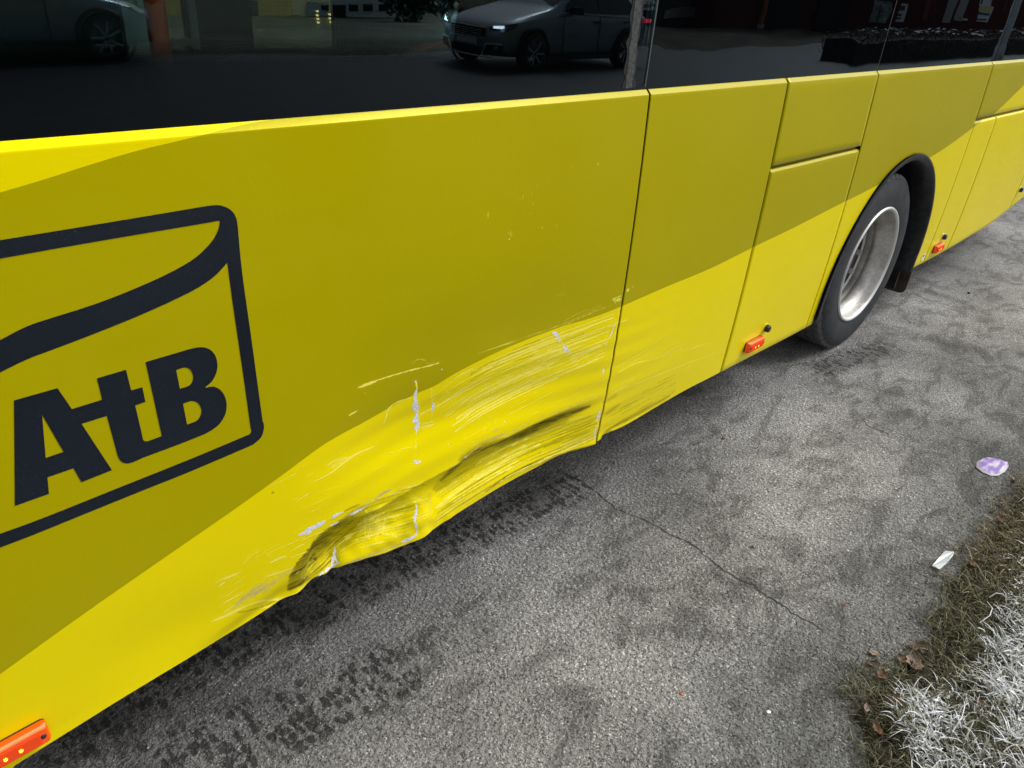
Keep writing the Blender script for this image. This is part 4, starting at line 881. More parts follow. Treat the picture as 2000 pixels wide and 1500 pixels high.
blades("grass", 12000, (-2.5, 1.25), edge_y, 1.2, .07, .0045, 0, 13, "frosted grass strip beside the photographer")
# frost flakes between blades
r = np.random.default_rng(5); N = 2300; x = r.uniform(1.4, 3.7, N); e = .12 + .5 * r.random(N); y = edge_y(x) - e; z = .02 + .05 * ss(0, .5, e) + r.uniform(0, .018, N); ok = (np.sin(x * 9 + 1.2 + 2 * np.sin(y * 7)) * np.sin(y * 12 + x * 2.5) > -.15); x, y, z = x[ok], y[ok], z[ok]; N = len(x)
c = np.stack([x, y, z], -1)[:, None, :]; off = r.normal(0, 1, (N, 4, 3)) * np.array([.0040, .0040, .0014]); ang = np.array([0, 1.57, 3.14, 4.71]); off += np.stack([np.cos(ang), np.sin(ang), 0 * ang], -1)[None] * (r.uniform(.001, .0050, N))[:, None, None]
tag(np_mesh("frost", (c + off).reshape(-1, 3), np.arange(4 * N).reshape(-1, 4), mat("hoar_frost", (.76, .78, .81), .8), None, False), "white hoar frost clinging between the grass blades", "frost", kind='stuff')
r = np.random.default_rng(31); sb = MB()
for _ in range(45):
    x = r.uniform(1.6, 3.5); y = float(edge_y(x)) - r.uniform(.08, .45); a = r.uniform(0, 6.28); L = r.uniform(.05, .12); c2 = r.normal(0, .5); z_ = .035 + .03 * r.random()
    sb.tube([(x + L * t * math.cos(a + c2 * t), y + L * t * math.sin(a + c2 * t), z_ + .018 * math.sin(t * 3)) for t in (0, .33, .66, 1)], [.0010, .0013, .0011, .0005], 5, False)
tag(sb.build("frosted_stalks", mat("frosted_stalk", (.80, .82, .84), .8)), "long white frosted stalks lying over the roadside grass", "stalks", kind='stuff')
# grit
def stones(name, N, xs, ys, smin, smax, m, label, cat):
    r = np.random.default_rng(len(name) + N); O = np.array([(1, 0, 0), (0, 1, 0), (-1, 0, 0), (0, -1, 0), (0, 0, 1), (0, 0, -.4)]); T = np.array([(0, 1, 4), (1, 2, 4), (2, 3, 4), (3, 0, 4), (1, 0, 5), (2, 1, 5), (3, 2, 5), (0, 3, 5)])
    x = xs(r, N); y = ys(r, N, x); s_ = smin + (smax - smin) * r.random(N) ** 3; V = O[None] * s_[:, None, None] * r.uniform(.6, 1.3, (N, 6, 1)); V[:, :, 2] *= .7; a = r.uniform(0, 6.28, N); ca, sa = np.cos(a)[:, None], np.sin(a)[:, None]
    vx = V[:, :, 0] * ca - V[:, :, 1] * sa + x[:, None]; vy = V[:, :, 0] * sa + V[:, :, 1] * ca + y[:, None]; V = np.stack([vx, vy, V[:, :, 2] + s_[:, None] * .25], -1)
    return tag(np_mesh(name, V.reshape(-1, 3), (T[None] + np.arange(N)[:, None, None] * 6).reshape(-1, 3), m, None, False), label, cat, kind='stuff')
ux = lambda r, N: r.uniform(.1, 6.5, N)
stones("grit", 2600, ux, lambda r, N, x: r.uniform(-1.05, .35, N), .0010, .0034, noisy("grey_grit", (.06, .06, .058), (.22, .22, .215), 80, .9), "small grey and black grit scattered over the asphalt", "grit")
stones("grit", 900, ux, lambda r, N, x: r.uniform(-1.05, .25, N), .0008, .0026, mat("pale_grit", (.62, .62, .60), .7), "tiny pale chips of stone scattered over the asphalt", "grit")
stones("grit", 1500, lambda r, N: r.uniform(1.4, 4.5, N), lambda r, N, x: edge_y(x) + r.normal(.02, .06, N), .0012, .0045, noisy("dark_grit", (.02, .018, .015), (.08, .07, .055), 80, .9), "dark crumbs of earth along the grass edge", "grit")
# straw and rootlets trailing from the edge
r = np.random.default_rng(21); tb = MB()
for _ in range(150):
    x = r.uniform(1.45, 3.6); y = float(edge_y(x)) + r.uniform(-.02, .10); a = r.uniform(0, 6.28); L = r.uniform(.02, .075); c2 = r.normal(0, .8); pts = [(x + L * t * math.cos(a + c2 * t), y + L * t * math.sin(a + c2 * t), .003 + .006 * math.sin(t * 3)) for t in (0, .33, .66, 1)]; tb.tube(pts, .0006, 3, False)
tag(tb.build("dead_stems", mat("straw_brown", (.10, .075, .045), .8)), "thin dead stems trailing from the grass edge over the asphalt", "dead stems", kind='stuff')
# leaves
def leaf(px, py, L, Wd, rz, col1, col2, label, curl=.35, lift=.004, tiltx=0.0):
    p = onG(px, py, .01); V = []; n = 12; k = 7
    for i in range(n + 1):
        t = i / n; wv = Wd * (math.sin(math.pi * t ** .8)) ** .8 * (1 + .18 * math.sin(t * 21)) / 2
        for j in range(k):
            s_ = (j / (k - 1) - .5) * 2; V.append((L * (t - .5), wv * s_, lift + curl * Wd * (abs(s_) ** 1.6) * .4 + curl * L * .25 * (2 * t - 1) ** 2 + .0015 * math.sin(9 * t + 5 * s_)))
    Fq = [(i * k + j, (i + 1) * k + j, (i + 1) * k + j + 1, i * k + j + 1) for i in range(n) for j in range(k - 1)]
    o = mesh("dry_leaf", V, Fq, noisy("leaf_skin", col1, col2, 55, .7, .4, .002), None, True, loc=(p[0], p[1], .012 if float(edge_y(p[0])) > p[1] else .002)); o.rotation_euler = (tiltx, 0, rz)
    sl_ = MB().tube([(-L * .5, 0, lift + curl * L * .25), (-L * .5 - L * .3, .002, lift)], .0007, 4).build("leaf_stem", mat("stem", (.07, .045, .03), .8), o)
    tag(o, label, "leaf", "fallen leaves along the grass edge")
br = ((.09, .045, .028), (.19, .105, .07)); og = ((.11, .050, .028), (.20, .105, .06)); pk = ((.17, .12, .10), (.30, .23, .19)); dk = ((.05, .028, .022), (.11, .06, .045))
leaf(1784, 1296, .075, .045, .5, *pk, "large pale pinkish dry leaf curled against the dark grass edge", .5, .008)
leaf(1766, 1290, .045, .030, 1.4, *br, "brown leaf tucked under the left side of the large pale leaf", .5, .006)
leaf(1790, 1262, .065, .035, 2.6, *dk, "dark reddish leaf lying just above the large pale leaf", .3)
leaf(1708, 1274, .038, .020, 2.2, *pk, "small pinkish leaf lying alone on the asphalt, upper of two near the edge", .3)
leaf(1704, 1295, .036, .022, 2.7, *dk, "small dark brown leaf on the asphalt below a pinkish one", .3)
leaf(1718, 1325, .042, .026, .2, *og, "orange-brown leaf at the tip of the small frost-free tuft", .5, .010)
leaf(1688, 1392, .034, .014, .4, *pk, "narrow pink leaf lying in the small frost-free tuft", .3, .018)
leaf(1750, 1380, .050, .022, 1.1, *og, "rusty leaf standing among dark blades behind the small tuft", .5, .018)
leaf(1710, 1432, .040, .022, .9, *og, "rust-coloured leaf low in the grass near the bottom edge", .5, .012)
leaf(1952, 1018, .045, .032, .5, *br, "brown leaf half under the straw-coloured grass, uppermost on the right", .4, .006)
leaf(1899, 1106, .034, .026, 1.8, *og, "orange leaf at the grass edge right of the clear plastic shard", .4, .006)
leaf(1982, 935, .040, .020, .3, *pk, "pale leaf at the right edge beside the purple wrapper", .4)
leaf(1906, 1395 - 8, .030, .018, .8, *br, "small brown leaf among the frosted blades", .4, .030)
# purple wrapper
p = onG(1938, 912); c0 = [(1907, 903), (1906, 915), (1918, 924), (1935, 930), (1948, 931), (1962, 923), (1970, 911), (1966, 904), (1950, 899), (1930, 894), (1920, 897)]
PO = [onG(*q) - p for q in c0]; rings = []; V = []; kk = [1, .90, .6, .3]
for s_ in kk:
    for i, q in enumerate(PO): V.append((q[0] * s_, q[1] * s_, .004 + .010 * (s_ < .95) * (1 - s_ * .6) + .002 * math.sin(i * 2.1 + s_ * 5)))
V.append((0, 0, .009)); n = len(PO); Fq = []
for k_ in range(len(kk) - 1):
    for i in range(n): j = (i + 1) % n; Fq.append((k_ * n + i, k_ * n + j, (k_ + 1) * n + j, (k_ + 1) * n + i))
for i in range(n): Fq.append(((len(kk) - 1) * n + i, (len(kk) - 1) * n + (i + 1) % n, len(V) - 1))
m_ = mat("purple_print", (.38, .26, .62), .55); k = NB(m_); P = k.pos((9, 26, 1)); q1 = k.noise(P, 1.6, 2, .5); k.set('Base Color', k.ramp(q1, [(.40, (.20, .13, .40)), (.5, (.30, .21, .50)), (.56, (.44, .37, .56)), (.64, (.55, .56, .62))]))
wr_ = thing("wrapper", "crumpled purple and white printed wrapper lying on the asphalt near the grass", "wrapper", tuple(p))
mesh("printed_face", V[n:], [tuple(i - n for i in f) for f in Fq if min(f) >= n], m_, wr_, True)
mesh("white_border", V[:2 * n], [f for f in Fq if max(f) < 2 * n], mat("wrapper_white", (.52, .52, .54), .5), wr_, True)
# clear plastic shard
p = onG(1842, 1095); c0 = [(1845, 1078), (1862, 1080), (1863, 1084), (1850, 1102), (1833, 1117), (1818, 1110), (1832, 1093)]; PO = [onG(*q) - p for q in c0]
V = [(q[0], q[1], .004) for q in PO] + [(q[0] * .98, q[1] * .98, .007 + .004 * (i > 2)) for i, q in enumerate(PO)]; n = len(PO)
m_ = mat("clear_plastic", (.17, .22, .225), .45, spec=.4); m_.node_tree.nodes["Principled BSDF"].inputs['Transmission Weight'].default_value = .35
tag(mesh("plastic_shard", V, [tuple(range(n, 2 * n))] + [(i, (i + 1) % n, n + (i + 1) % n, n + i) for i in range(n)], m_, None, False, loc=tuple(p)), "translucent pale plastic shard lying on the asphalt beside the grass", "plastic piece")
# twigs and pebbles
def twig(pts, r_, label, col=(.11, .09, .07)):
    P = [tuple(onG(*q, .004)) for q in catmull(pts, 5)]; o0 = Vector(P[0]); tag(MB().tube([tuple(Vector(q) - o0 + Vector((0, 0, .002 * math.sin(i)))) for i, q in enumerate(P)], r_, 5).build("twig", mat("twig_bark", col, .8), None, True, loc=o0), label, "twig", "twigs on the asphalt")
twig([(1865, 855), (1890, 859), (1915, 867), (1935, 877), (1944, 881)], .0013, "long thin arched twig just above the purple wrapper", (.16, .14, .11))
twig([(1683, 818), (1697, 832), (1715, 838), (1735, 848)], .0014, "short forked twig in the middle of the asphalt right of the wheel", (.09, .07, .05))
twig([(1648, 1200), (1647, 1187), (1652, 1178), (1668, 1178)], .0012, "small twig with a tuft of straw near the end of the crack", (.14, .10, .07))
twig([(1890, 1050), (1898, 1062), (1897, 1072)], .0012, "short dark curved twig between the plastic shard and the grass", (.05, .04, .035))
twig([(1795, 1122), (1812, 1128), (1808, 1140)], .0010, "dark hooked twig just below the plastic shard", (.05, .04, .035))
st_b = MB(); r = np.random.default_rng(3); c0 = onG(1646, 1181)
for _ in range(16): a = r.uniform(0, 6.28); L = r.uniform(.006, .018); st_b.tube([(0, 0, .003), (L * math.cos(a), L * math.sin(a), .004)], .0006, 3)
tag(st_b.build("straw_tuft", mat("straw", (.22, .14, .08), .8), None, loc=tuple(c0)), "tiny tuft of brown straw on the asphalt near the end of the crack", "straw tuft")
def pebble(px, py, s_, col, label, nm="pebble"):
    p = onG(px, py); bm = bmesh.new(); bmesh.ops.create_icosphere(bm, subdivisions=2, radius=1.0)
    for v in bm.verts: q = 1 + .18 * math.sin(v.co.x * 5 + px) * math.cos(v.co.y * 4 + py); v.co = Vector((v.co.x * s_[0] * q, v.co.y * s_[1] * q, v.co.z * s_[2]))
    me = bpy.data.meshes.new(nm); bm.to_mesh(me); bm.free(); me.materials.append(noisy("stone", col, tuple(min(1, c * 1.7) for c in col), 60, .7)); o = bpy.data.objects.new(nm, me); link(o); o.location = (p[0], p[1], s_[2] * .7); o.rotation_euler = (0, 0, px); tag(o, label, "pebble" if nm == "pebble" else "leaf scrap")
pebble(1413, 857, (.010, .008, .006), (.16, .11, .09), "brown pebble on the asphalt right of the dented panel's corner")
pebble(1330, 1356, (.007, .004, .002), (.30, .08, .04), "tiny reddish leaf scrap lying alone on the lower asphalt", "leaf_scrap")
pebble(1501, 1391, (.006, .005, .002), (.70, .70, .68), "white stone chip alone on the asphalt at lower right")
pebble(1470, 1069, (.006, .005, .004), (.07, .06, .05), "dark pebble beside the crack in the asphalt")
pebble(1892, 573, (.012, .009, .006), (.02, .02, .02), "black pebble on the asphalt behind the mud flap")

# ------------------------------------------------------------------ what the windows mirror, across the road
car_trim = mat('car_trim', (.75, .78, .80), .3); body_silver = mat("car_paint_silver", (.23, .31, .36), .28, .25, coat=.6); body_blue = mat("car_paint_grey_blue", (.22, .27, .33), .28, .35, coat=.6)
def car(name, label, loc, rz, body, lit, L=4.30, group=None):
    c = thing(name, label, "car", loc, rz, group); Wd = .90
    # stations along x (front at 0): half width, bumper bottom, shoulder z, hood/roof z, roof half width
    stn = [(0.00, .62, .28, .52, .60, .45), (.05, .74, .22, .62, .70, .60), (.25, .84, .20, .74, .80, .72), (.70, .885, .20, .82, .90, .78), (1.15, .90, .20, .88, .99, .80), (1.35, .90, .20, .90, 1.04, .78),
           (1.60, .90, .20, .91, 1.22, .70), (1.95, .90, .20, .92, 1.41, .64), (2.4, .90, .20, .93, 1.47, .62), (3.0, .90, .20, .94, 1.46, .62), (3.5, .89, .20, .95, 1.40, .61), (3.85, .87, .22, .96, 1.24, .62), (4.12, .82, .28, .95, 1.02, .66), (4.26, .74, .34, .88, .92, .60), (4.30, .62, .40, .70, .72, .50)]
    V = []; k = 12
    for x, hw, zb, zs_, zt, rw in stn:
        half = [(hw * .86, zb), (hw * .98, zb + .12), (hw, (zb + zs_) * .5), (hw * .985, zs_ - .03), (hw * .95, zs_), (rw + .02, max(zs_, zt - .05)), (rw * .9, zt)]
        row = [(x, -a, z_) for a, z_ in half] + [(x, a, z_) for a, z_ in reversed(half)]; V += row
    k = 14; n = len(stn); Fq = [(i * k + j, (i + 1) * k + j, (i + 1) * k + (j + 1) % k, i * k + (j + 1) % k) for i in range(n - 1) for j in range(k)] + [tuple(range(k)), tuple((n - 1) * k + j for j in reversed(range(k)))]
    bo = mesh("body", V, Fq, body, c, True); bv = bo.modifiers.new("sub", 'SUBSURF'); bv.levels = 1; bv.render_levels = 2
    def quad(nm, pts, m__, off=0): return mesh(nm, pts, [tuple(range(len(pts)))], m__, c)
    for sd in (-1, 1):
        w1 = lambda x_, z_, o_=.012: (x_, sd * (np.interp(z_, [.92, 1.40], [.875, .665]) + o_), z_)
        quad("side_window", [w1(1.52, .95), w1(1.98, 1.34), w1(2.48, 1.40), w1(2.50, .96)], MT['glass_car']); quad("side_window", [w1(2.56, .96), w1(2.54, 1.40), w1(3.30, 1.37), w1(3.62, 1.12), w1(3.55, 1.0)], MT['glass_car'])
        for xw in (.78, 3.42):
            wl = bpy.data.objects.new("wheel", None); link(wl, c); wl.location = (xw, sd * .82, .325)
            V2, F2 = lathe_y([(-.10, .20), (-.10, .30), (-.07, .325), (.07, .325), (.10, .30), (.10, .20)], 28); mesh("tyre", V2, F2, MT['rubber'], wl, True)
            for q in range(7):
                a = 2 * math.pi * q / 7; mb = MB().tube([(.03 * math.cos(a), sd * .085, .03 * math.sin(a)), (.21 * math.cos(a), sd * .095, .21 * math.sin(a))], .018, 6); mb.build("spoke", body_silver, wl)
            V2, F2 = lathe_y([(sd * .098, .21), (sd * .104, .215), (sd * .098, .222)], 28); mesh("rim", V2, F2, body_silver, wl, True)
            V2, F2 = lathe_y([(sd * .925 - sd * .82, .35), (sd * .09, .40), (sd * .04, .40)], 28); mesh("wheel_arch", V2, F2, MT['black'], wl, True)
        MB().box(1.60, 1.82, min(sd * .93, sd * 1.06), max(sd * .93, sd * 1.06), .93, 1.06).build("mirror", MT['black'], c)
        MB().box(2.35, 2.50, min(sd * .905, sd * .925), max(sd * .905, sd * .925), .80, .83).build("door_handle", MT['black'], c); MB().box(3.25, 3.40, min(sd * .905, sd * .925), max(sd * .905, sd * .925), .82, .85).build("door_handle", MT['black'], c)
        MB().box(1.45, 3.62, min(sd * .885, sd * .905), max(sd * .885, sd * .905), .935, .950).build("window_trim", car_trim, c)
        for xd in (1.50, 2.52): MB().box(xd, xd + .012, min(sd * .902, sd * .908), max(sd * .902, sd * .908), .30, .92).build("door_seam", MT['black'], c)
        MB().box(1.1, 3.0, min(sd * .86, sd * .90), max(sd * .86, sd * .90), .20, .27).build("sill_trim", MT['black'], c)
        hl = mat("headlight_lit", (.9, .92, 1), .2, emit=(.85, .93, 1.0), estr=7.0) if lit else mat("headlight_off", (.5, .52, .55), .15)
        mesh("headlight", [(.08, sd * .48, .60), (.02, sd * .52, .66), (.42, sd * .845, .76), (.30, sd * .86, .66), (.12, sd * .72, .60)], [(0, 1, 2, 3, 4)], mat("lamp_glass", (.05, .055, .06), .1), c).location = (-.02, sd * .02, .02)
        mesh("headlight_lamp", [(.06, sd * .56, .645), (.05, sd * .58, .685), (.16, sd * .745, .705), (.14, sd * .745, .655)], [(0, 1, 2, 3)], hl, c).location = (-.035, sd * .045, .02)
        tl = mat("tail_lamp", (.5, .01, .02), .2, emit=(1.0, .03, .08), estr=1.6 if lit else .15)
        MB().box(4.02, 4.22, min(sd * .70, sd * .865), max(sd * .79, sd * .865), .84, .91).build("tail_lamp", tl, c)
    quad("windscreen", [(1.36, -.72, 1.045), (1.36, .72, 1.045), (1.90, .60, 1.415), (1.90, -.60, 1.415)], MT['glass_car']); quad("rear_window", [(3.60, -.56, 1.39), (3.60, .56, 1.39), (4.05, .60, 1.09), (4.05, -.60, 1.09)], MT['glass_car'])
    MB().box(-.030, .02, -.42, .42, .50, .66).build("grille", MT['black'], c)
    for q in range(4): MB().box(-.036, -.028, -.40, .40, .52 + q * .034, .527 + q * .034).build("grille_bar", car_trim, c)
    MB().box(-.040, -.028, -.45, .45, .665, .678).box(-.040, -.028, -.45, .45, .485, .495).build("grille_trim", car_trim, c)
    MB().box(-.045, -.030, -.26, .26, .37, .47).build("licence_plate", mat("plate", (.6, .6, .6), .5), c); MB().box(-.028, .02, -.50, .50, .24, .34).build("air_intake", MT['black'], c)
    for sd in (-1, 1):
        mesh('fog_recess', [(-.030, sd * .46, .25), (-.030, sd * .52, .40), (.10, sd * .80, .40), (.10, sd * .80, .27)], [(0, 1, 2, 3)], MT['black'], c); MB().tube([(-.035, sd * .40, .235), (-.035, sd * .50, .41), (.08, sd * .79, .43)], .010, 6).build('fog_trim', car_trim, c)
    MB().tube([(.03, -.62, .22), (-.035, -.35, .215), (-.04, .35, .215), (.03, .62, .22)], .010, 6).build("bumper_trim", car_trim, c)
    return c
car("parked_car", "silver hatchback with its headlight lit, mirrored in the window above the dent", (9.85, -9.72, 0), 0, body_silver, True)
car("parked_car", "grey-blue car cut off by the left edge of the window, one wheel showing", (5.05, -12.15, 0), math.pi, body_blue, False)
# white building beyond the field
Yw = -38; a = refl(596, 46, Yw); b_ = refl(772, 52, Yw); base = min(a[2], b_[2]); wb = thing("white_building", "low white building with three small windows and a dark door, mirrored above the headlight car", "building", (a[0], Yw, base)); Lw = b_[0] - a[0]
lapm = noisy("white_cladding", (.72, .75, .80), (.84, .86, .90), 6, .8, .3, .01, stretch=(.2, .2, 3)); MB().box(0, Lw, -1.2, 0, -1, 2.45).build("wall", lapm, wb); MB().box(-.2, Lw + .2, -1.5, .3, 2.45, 2.75).build("roof", MT['dark'], wb)
def on_wb(px0, px1, py0, py1): p0, p1 = refl(px0, py1, Yw), refl(px1, py0, Yw); return p0[0] - a[0], p1[0] - a[0], p0[2] - base, p1[2] - base
for px in (682, 710, 740):
    x0_, x1_, z0_, z1_ = on_wb(px, px + 17, 8, 20); MB().box(x0_, x1_, -.05, .05, z0_, z1_).build("window", MT['glass_car'], wb)
for px in (628,): x0_, x1_, z0_, z1_ = on_wb(px, px + 15, 8, 18); MB().box(x0_, x1_, -.05, .05, z0_, z1_).build("window", MT['glass_car'], wb)
x0_, x1_, z0_, z1_ = on_wb(652, 675, 8, 46); MB().box(x0_, x1_, -.05, .06, z0_, z1_).build("door", MT['dark'], wb)
# dark shrub by the white building, built of leaf clumps
def leafy(name, label, cat, c, r3, N, size, m__, trunk=True, group=None):
    t = thing(name, label, cat, c, 0, group); r = np.random.default_rng(int(abs(c[0] * 10)) + N); d = r.normal(0, 1, (N, 3)); d /= np.linalg.norm(d, axis=1)[:, None]; rad = r.random(N) ** .4 * (.75 + .3 * np.sin(d[:, 0] * 5 + d[:, 2] * 4)); p = d * rad[:, None] * np.array(r3) + np.array([0, 0, r3[2] * 1.05])
    u = r.normal(0, 1, (N, 3)); v = r.normal(0, 1, (N, 3)); s_ = size * r.uniform(.5, 1.4, (N, 1)); u *= s_ / np.linalg.norm(u, axis=1)[:, None]; v *= .6 * s_ / np.linalg.norm(v, axis=1)[:, None]
    np_mesh("crown", np.stack([p - u, p - v, p + u, p + v], 1).reshape(-1, 3), np.arange(4 * N).reshape(-1, 4), m__, t, False)
    if trunk: MB().tube([(0, 0, -.2), (.05, 0, r3[2] * .5), (0, .05, r3[2] * 1.2)], [.12, .09, .03], 7).build("trunk", MT['dark'], t)
    return t
grn = noisy("dark_foliage", (.02, .035, .03), (.05, .075, .06), 3, .9)
q = refl(810, 58, -34); leafy("shrub", "dark bushy shrub beside the white building, mirrored left of the headlight car", "shrub", (q[0], -34, q[2]), (2.2, 1.6, 1.8), 2600, .16, grn)
q = refl(880, 40, -46); leafy("shrub", "dark round tree crown mirrored above the bonnet of the headlight car", "shrub", (q[0], -46, -1.8), (5.5, 3, 4), 2600, .4, grn)
q = refl(100, 0, -26); leafy("shrub", "dark tree mirrored at the top left above the grey-blue car", "shrub", (q[0], -26, -1), (4, 3, 2.2), 2600, .3, grn)
# red barn (along the road) and red house facing the camera
redm = noisy("red_cladding", (.055, .010, .010), (.10, .018, .016), 14, .75, .6, .01, stretch=(6, 6, .3))
barn = thing("red_barn", "long dark red barn with big doors, mirrored in the middle black window", "barn", (30.0, -17.2, 0)); MB().box(0, 15.5, -9, 0, -.2, 4.2).build("wall", redm, barn); MB().box(-.4, 15.9, -9.5, .5, 4.2, 4.5).build("roof", MT['dark'], barn)
def on_barn(px0, px1): return refl(px0, 40, -17.2)[0] - 30, refl(px1, 40, -17.2)[0] - 30
a0_, a1_ = on_barn(1486, 1560); MB().box(a0_, a1_, .02, .09, 0, 3.0).build("door", MT['dark'], barn); a0_, a1_ = on_barn(1590, 1650); MB().box(a0_, a1_, .02, .09, 0, 3.0).build("door", MT['dark'], barn)
a0_, _ = on_barn(1481, 1490); MB().tube([(a0_, .12, .15), (a0_, .12, 4.2)], .10, 10).build("downpipe", mat("orange_brown_pipe", (.42, .11, .04), .5), barn)
MB().box(a0_ - .1, a0_ + .1, .05, .25, 0, .16).build("pipe_base", mat("pale_stone", (.5, .48, .42), .8), barn)
shed = thing("grey_shed", "grey-green shed wall with a bent pipe, mirrored left of the red barn", "shed", (0, 0, 0)); s0, s1 = refl(1290, 55, -18.5), refl(1432, 57, -18.5)
MB().box(s0[0], s1[0], -24, -18.5, -.3, 3.2).build("wall", noisy("grey_green_wall", (.055, .065, .06), (.085, .10, .09), 3, .8), shed)
q0, q1, q2 = refl(1352, 30, -18.3), refl(1358, 26, -18.3), refl(1365, 0, -18.3); MB().tube([tuple(q0), tuple(q1), tuple(q2), (q2[0], q2[1], q2[2] + 2)], .05, 8).build("pipe", MT['silverlip'], shed); q = refl(1320, 28, -18.3); MB().box(q[0] - .5, q0[0], -18.45, -18.2, q0[2] - .12, q0[2] + .10).build("basin", MT['silverlip'], shed)
P0 = refl(1686, 52, -17.4)[:2]; DH = np.array([.39, .92]); house = thing("red_house", "red wooden house with posters on its front, mirrored in the right-hand black window", "house", (P0[0], P0[1], 0), math.atan2(DH[1], DH[0])); MB().box(-.0, 11.5, -9, 0, -.3, 5.5).build("wall", redm, house); MB().box(-.3, 11.8, -9.3, .4, 5.5, 5.9).build("roof", MT['dark'], house)
# which side of the facade line faces the bus
nh = np.array([-DH[1], DH[0]]); sgn = 1
def on_house(px0, px1, py0, py1):
    p0, p1 = refl_plane(px0, py1, P0, DH), refl_plane(px1, py0, P0, DH); f = lambda p: np.dot(p[:2] - P0, DH); return f(p0), f(p1), p0[2], p1[2]
whitem = mat("poster_white", (.75, .76, .80), .6); pale_text = mat("poster_print", (.08, .08, .10), .6); warm = mat("poster_yellow", (.80, .60, .30), .6)
def hpanel(nm, px0, px1, py0, py1, m__, d=.05, d0=0.0):
    x0_, x1_, z0_, z1_ = on_house(px0, px1, py0, py1); return MB().box(min(x0_, x1_), max(x0_, x1_), d0, d0 + d, min(z0_, z1_), max(z0_, z1_)).build(nm, m__, house)
hpanel("banner", 1686, 1745, 5, 38, noisy("banner_print", (.03, .05, .06), (.45, .50, .48), 3, .6)); hpanel("poster", 1750, 1774, 8, 42, whitem); hpanel("poster_print", 1755, 1768, 12, 20, pale_text, .01, .052); hpanel("poster_print", 1752, 1762, 28, 32, pale_text, .01, .052); hpanel("poster_print", 1751, 1760, 35, 38, pale_text, .01, .052)
hpanel("poster", 1908, 1942, 14, 41, whitem); hpanel("poster_print", 1912, 1940, 14, 21, warm, .01, .052); hpanel("poster_print", 1912, 1936, 26, 28, pale_text, .01, .052); hpanel("poster_print", 1909, 1930, 36, 38, pale_text, .01, .052)
hpanel("window_frame", 1913, 1950, -30, 12, whitem); hpanel("window_glass", 1917, 1932, -28, 9, MT['glass_car'], .02, .05); hpanel("window_glass", 1934, 1947, -28, 9, MT['glass_car'], .02, .05)
hpanel("trim_board", 1856, 1860, -20, 45, mat("chain_grey", (.35, .33, .33), .6)); hpanel("trim_board", 1880, 1883, -20, 42, mat("board_pale", (.4, .38, .36), .6)); hpanel("shelf", 1874, 1892, 36, 39, MT['silverlip']); hpanel("sign_board", 1655, 1668, 16, 26, whitem)
hpanel("red_door", 1800, 1826, -10, 42, mat("bright_red_door", (.16, .02, .02), .6)); hpanel("poster", 1958, 1975, -20, 28, noisy("dark_poster", (.05, .07, .10), (.25, .27, .30), 4, .6))
# hedge of bare twigs
hq = thing("hedge", "bare brown twiggy hedge with snow on top, mirrored low in the right-hand black windows", "hedge", (21.3, -7.9, 0)); r = np.random.default_rng(8); N = 14000; x = r.uniform(0, 30, N); y = r.uniform(-.7, .45, N); z = r.random(N) ** .8 * .86 * (.9 + .12 * np.sin(x * 3)); d = r.normal(0, 1, (N, 3)); d[:, 2] = np.abs(d[:, 2]) + .3; d /= np.linalg.norm(d, axis=1)[:, None]; L = r.uniform(.08, .3, (N, 1)); sdv = np.cross(d, r.normal(0, 1, (N, 3))); sdv /= np.linalg.norm(sdv, axis=1)[:, None]; p = np.stack([x, y, z * .8], -1); wv = .008
np_mesh("twigs", np.stack([p - sdv * wv, p + sdv * wv, p + d * L + sdv * wv * .4, p + d * L - sdv * wv * .4], 1).reshape(-1, 3), np.arange(4 * N).reshape(-1, 4), noisy("hedge_twig", (.03, .02, .015), (.12, .085, .06), 6, .9), hq, False)['kind'] = 'stuff'
N = 420; x = r.uniform(0, 30, N); p = np.stack([x, r.uniform(-.6, .4, N), .78 + r.uniform(-.08, .05, N)], -1); u = r.normal(0, .05, (N, 3)); v = r.normal(0, .05, (N, 3)); u[:, 2] *= .3; v[:, 2] *= .3
np_mesh("snow", np.stack([p - u, p - v, p + u, p + v], 1).reshape(-1, 3), np.arange(4 * N).reshape(-1, 4), mat("snow", (.35, .36, .39), .8), hq, False)['kind'] = 'stuff'
MB().box(0, 30, -.5, .3, 0, .55).build("hedge_core", MT['dark'], hq)
# lamp post
lp = thing("lamp_post", "grey steel lamp post, mirrored at the far right of the windows", "lamp post", (18.9, -3.64, 0)); steel = noisy("galvanised_steel", (.30, .32, .34), (.45, .47, .49), 5, .5); MB().tube([(0, 0, 0), (0, 0, .9), (0, 0, 1.0), (0, 0, 6.5)], [.095, .095, .07, .05], 16).build("pole", steel, lp, True); MB().tube([(0, 0, 6.4), (.2, 0, 6.9), (1.2, 0, 7.1)], .03, 8).build("arm", steel, lp, True); MB().box(1.0, 1.6, -.12, .12, 7.05, 7.17).build("lamp_head", steel, lp)
MB().box(-.06, .06, .085, .105, .45, .75).build("service_hatch", steel, lp)
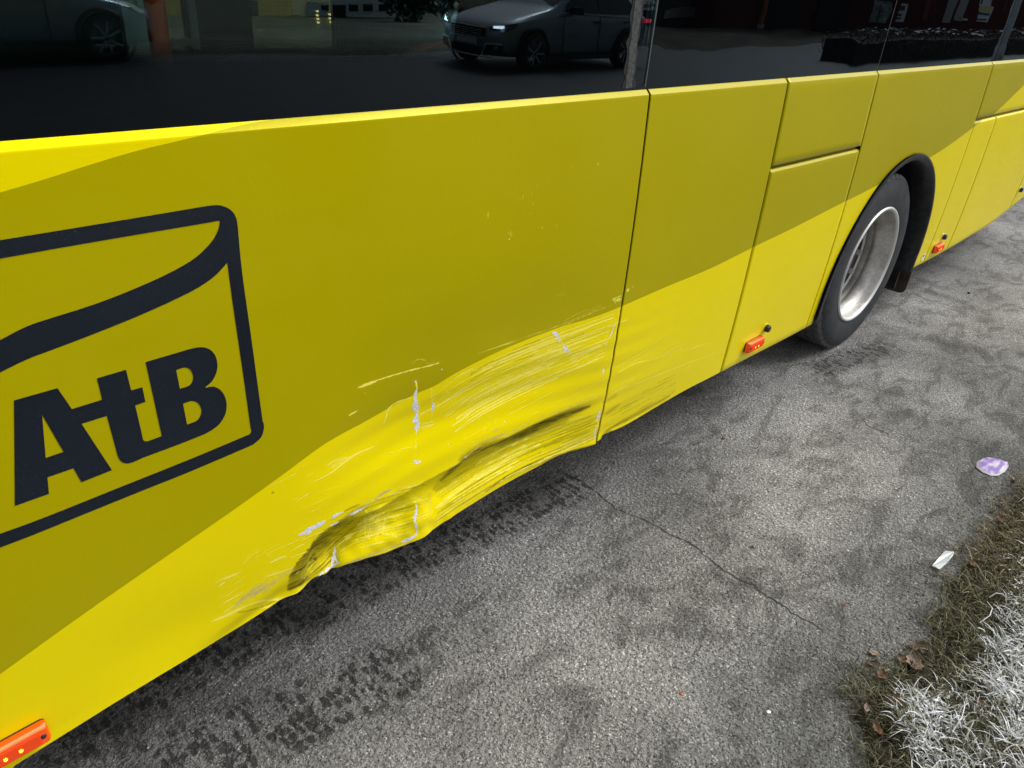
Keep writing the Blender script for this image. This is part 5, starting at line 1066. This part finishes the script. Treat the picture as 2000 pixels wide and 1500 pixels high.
# small way sign
s0, s1 = refl(1256, 18, -7.2), refl(1286, 0, -7.2); sgw = s1[0] - s0[0]
sg = thing("direction_sign", "small pale direction sign reading Barne with an arrow, mirrored beside the grey window strip", "sign", (s1[0] - .02, -7.2, 0)); hh = .12
MB().box(-.52, 0, -.015, .015, s0[2], s0[2] + hh).build("sign_board", mat("sign_grey", (.85, .86, .90), .5), sg); MB().tube([(0.01, 0, 0), (0.01, 0, s0[2] + .6)], .018, 8).build("post", steel, sg)
tc = bpy.data.curves.new("sign_text", 'FONT'); tc.body = "Barne"; tc.size = .085; tc.extrude = .001; tc.resolution_u = 3; _o = bpy.data.objects.new("tmp", tc); COL.objects.link(_o); bpy.context.view_layer.update(); _me = bpy.data.meshes.new_from_object(_o); bpy.data.objects.remove(_o); to = bpy.data.objects.new("sign_text", _me); _me.materials.clear(); link(to, sg); to.rotation_euler = (math.pi / 2, 0, math.pi); to.location = (-.155, .018, s0[2] + .035); _me.materials.append(MT['black'])
zc = s0[2] + .062; mesh("arrow", [(-.135, .018, zc - .008), (-.135, .018, zc + .008), (-.07, .018, zc + .008), (-.07, .018, zc - .008), (-.078, .018, zc + .032), (-.03, .018, zc), (-.078, .018, zc - .032)], [(0, 1, 2, 3), (4, 5, 6)], MT['black'], sg)
# on the other side of the bus, glimpsed through its windows
yb = thing("yellow_building", "yellow building glimpsed through the bus, with small lit candles in a window", "building", (0, 0, 0)); yel = noisy("yellow_wall", (.55, .36, .05), (.62, .42, .08), 2, .8)
MB().box(3, 20, 16, 24, .0, 6).build("wall", yel, yb); MB().box(2.9, 20.1, 15.95, 16.0, -.0, .25).build("plinth", mat("cream_plinth", (.26, .25, .17), .8), yb)
for wx in (7.6, 8.6, 10.4): MB().box(wx, wx + .55, 15.94, 15.99, .25, .55).build("window", MT['glass_car'], yb)
for i, (px, py) in enumerate([(620, 22), (620, 30), (621, 37), (622, 44), (644, 28), (645, 36), (647, 43)]):
    q = atY(px, py, 15.9); MB().box(q[0] - .022, q[0] + .022, 15.88, 15.93, q[2] - .02, q[2] + .02).build("candle_lamp", mat("warm_bulb", (1, .7, .4), .4, emit=(1, .62, .3), estr=6.0), yb)
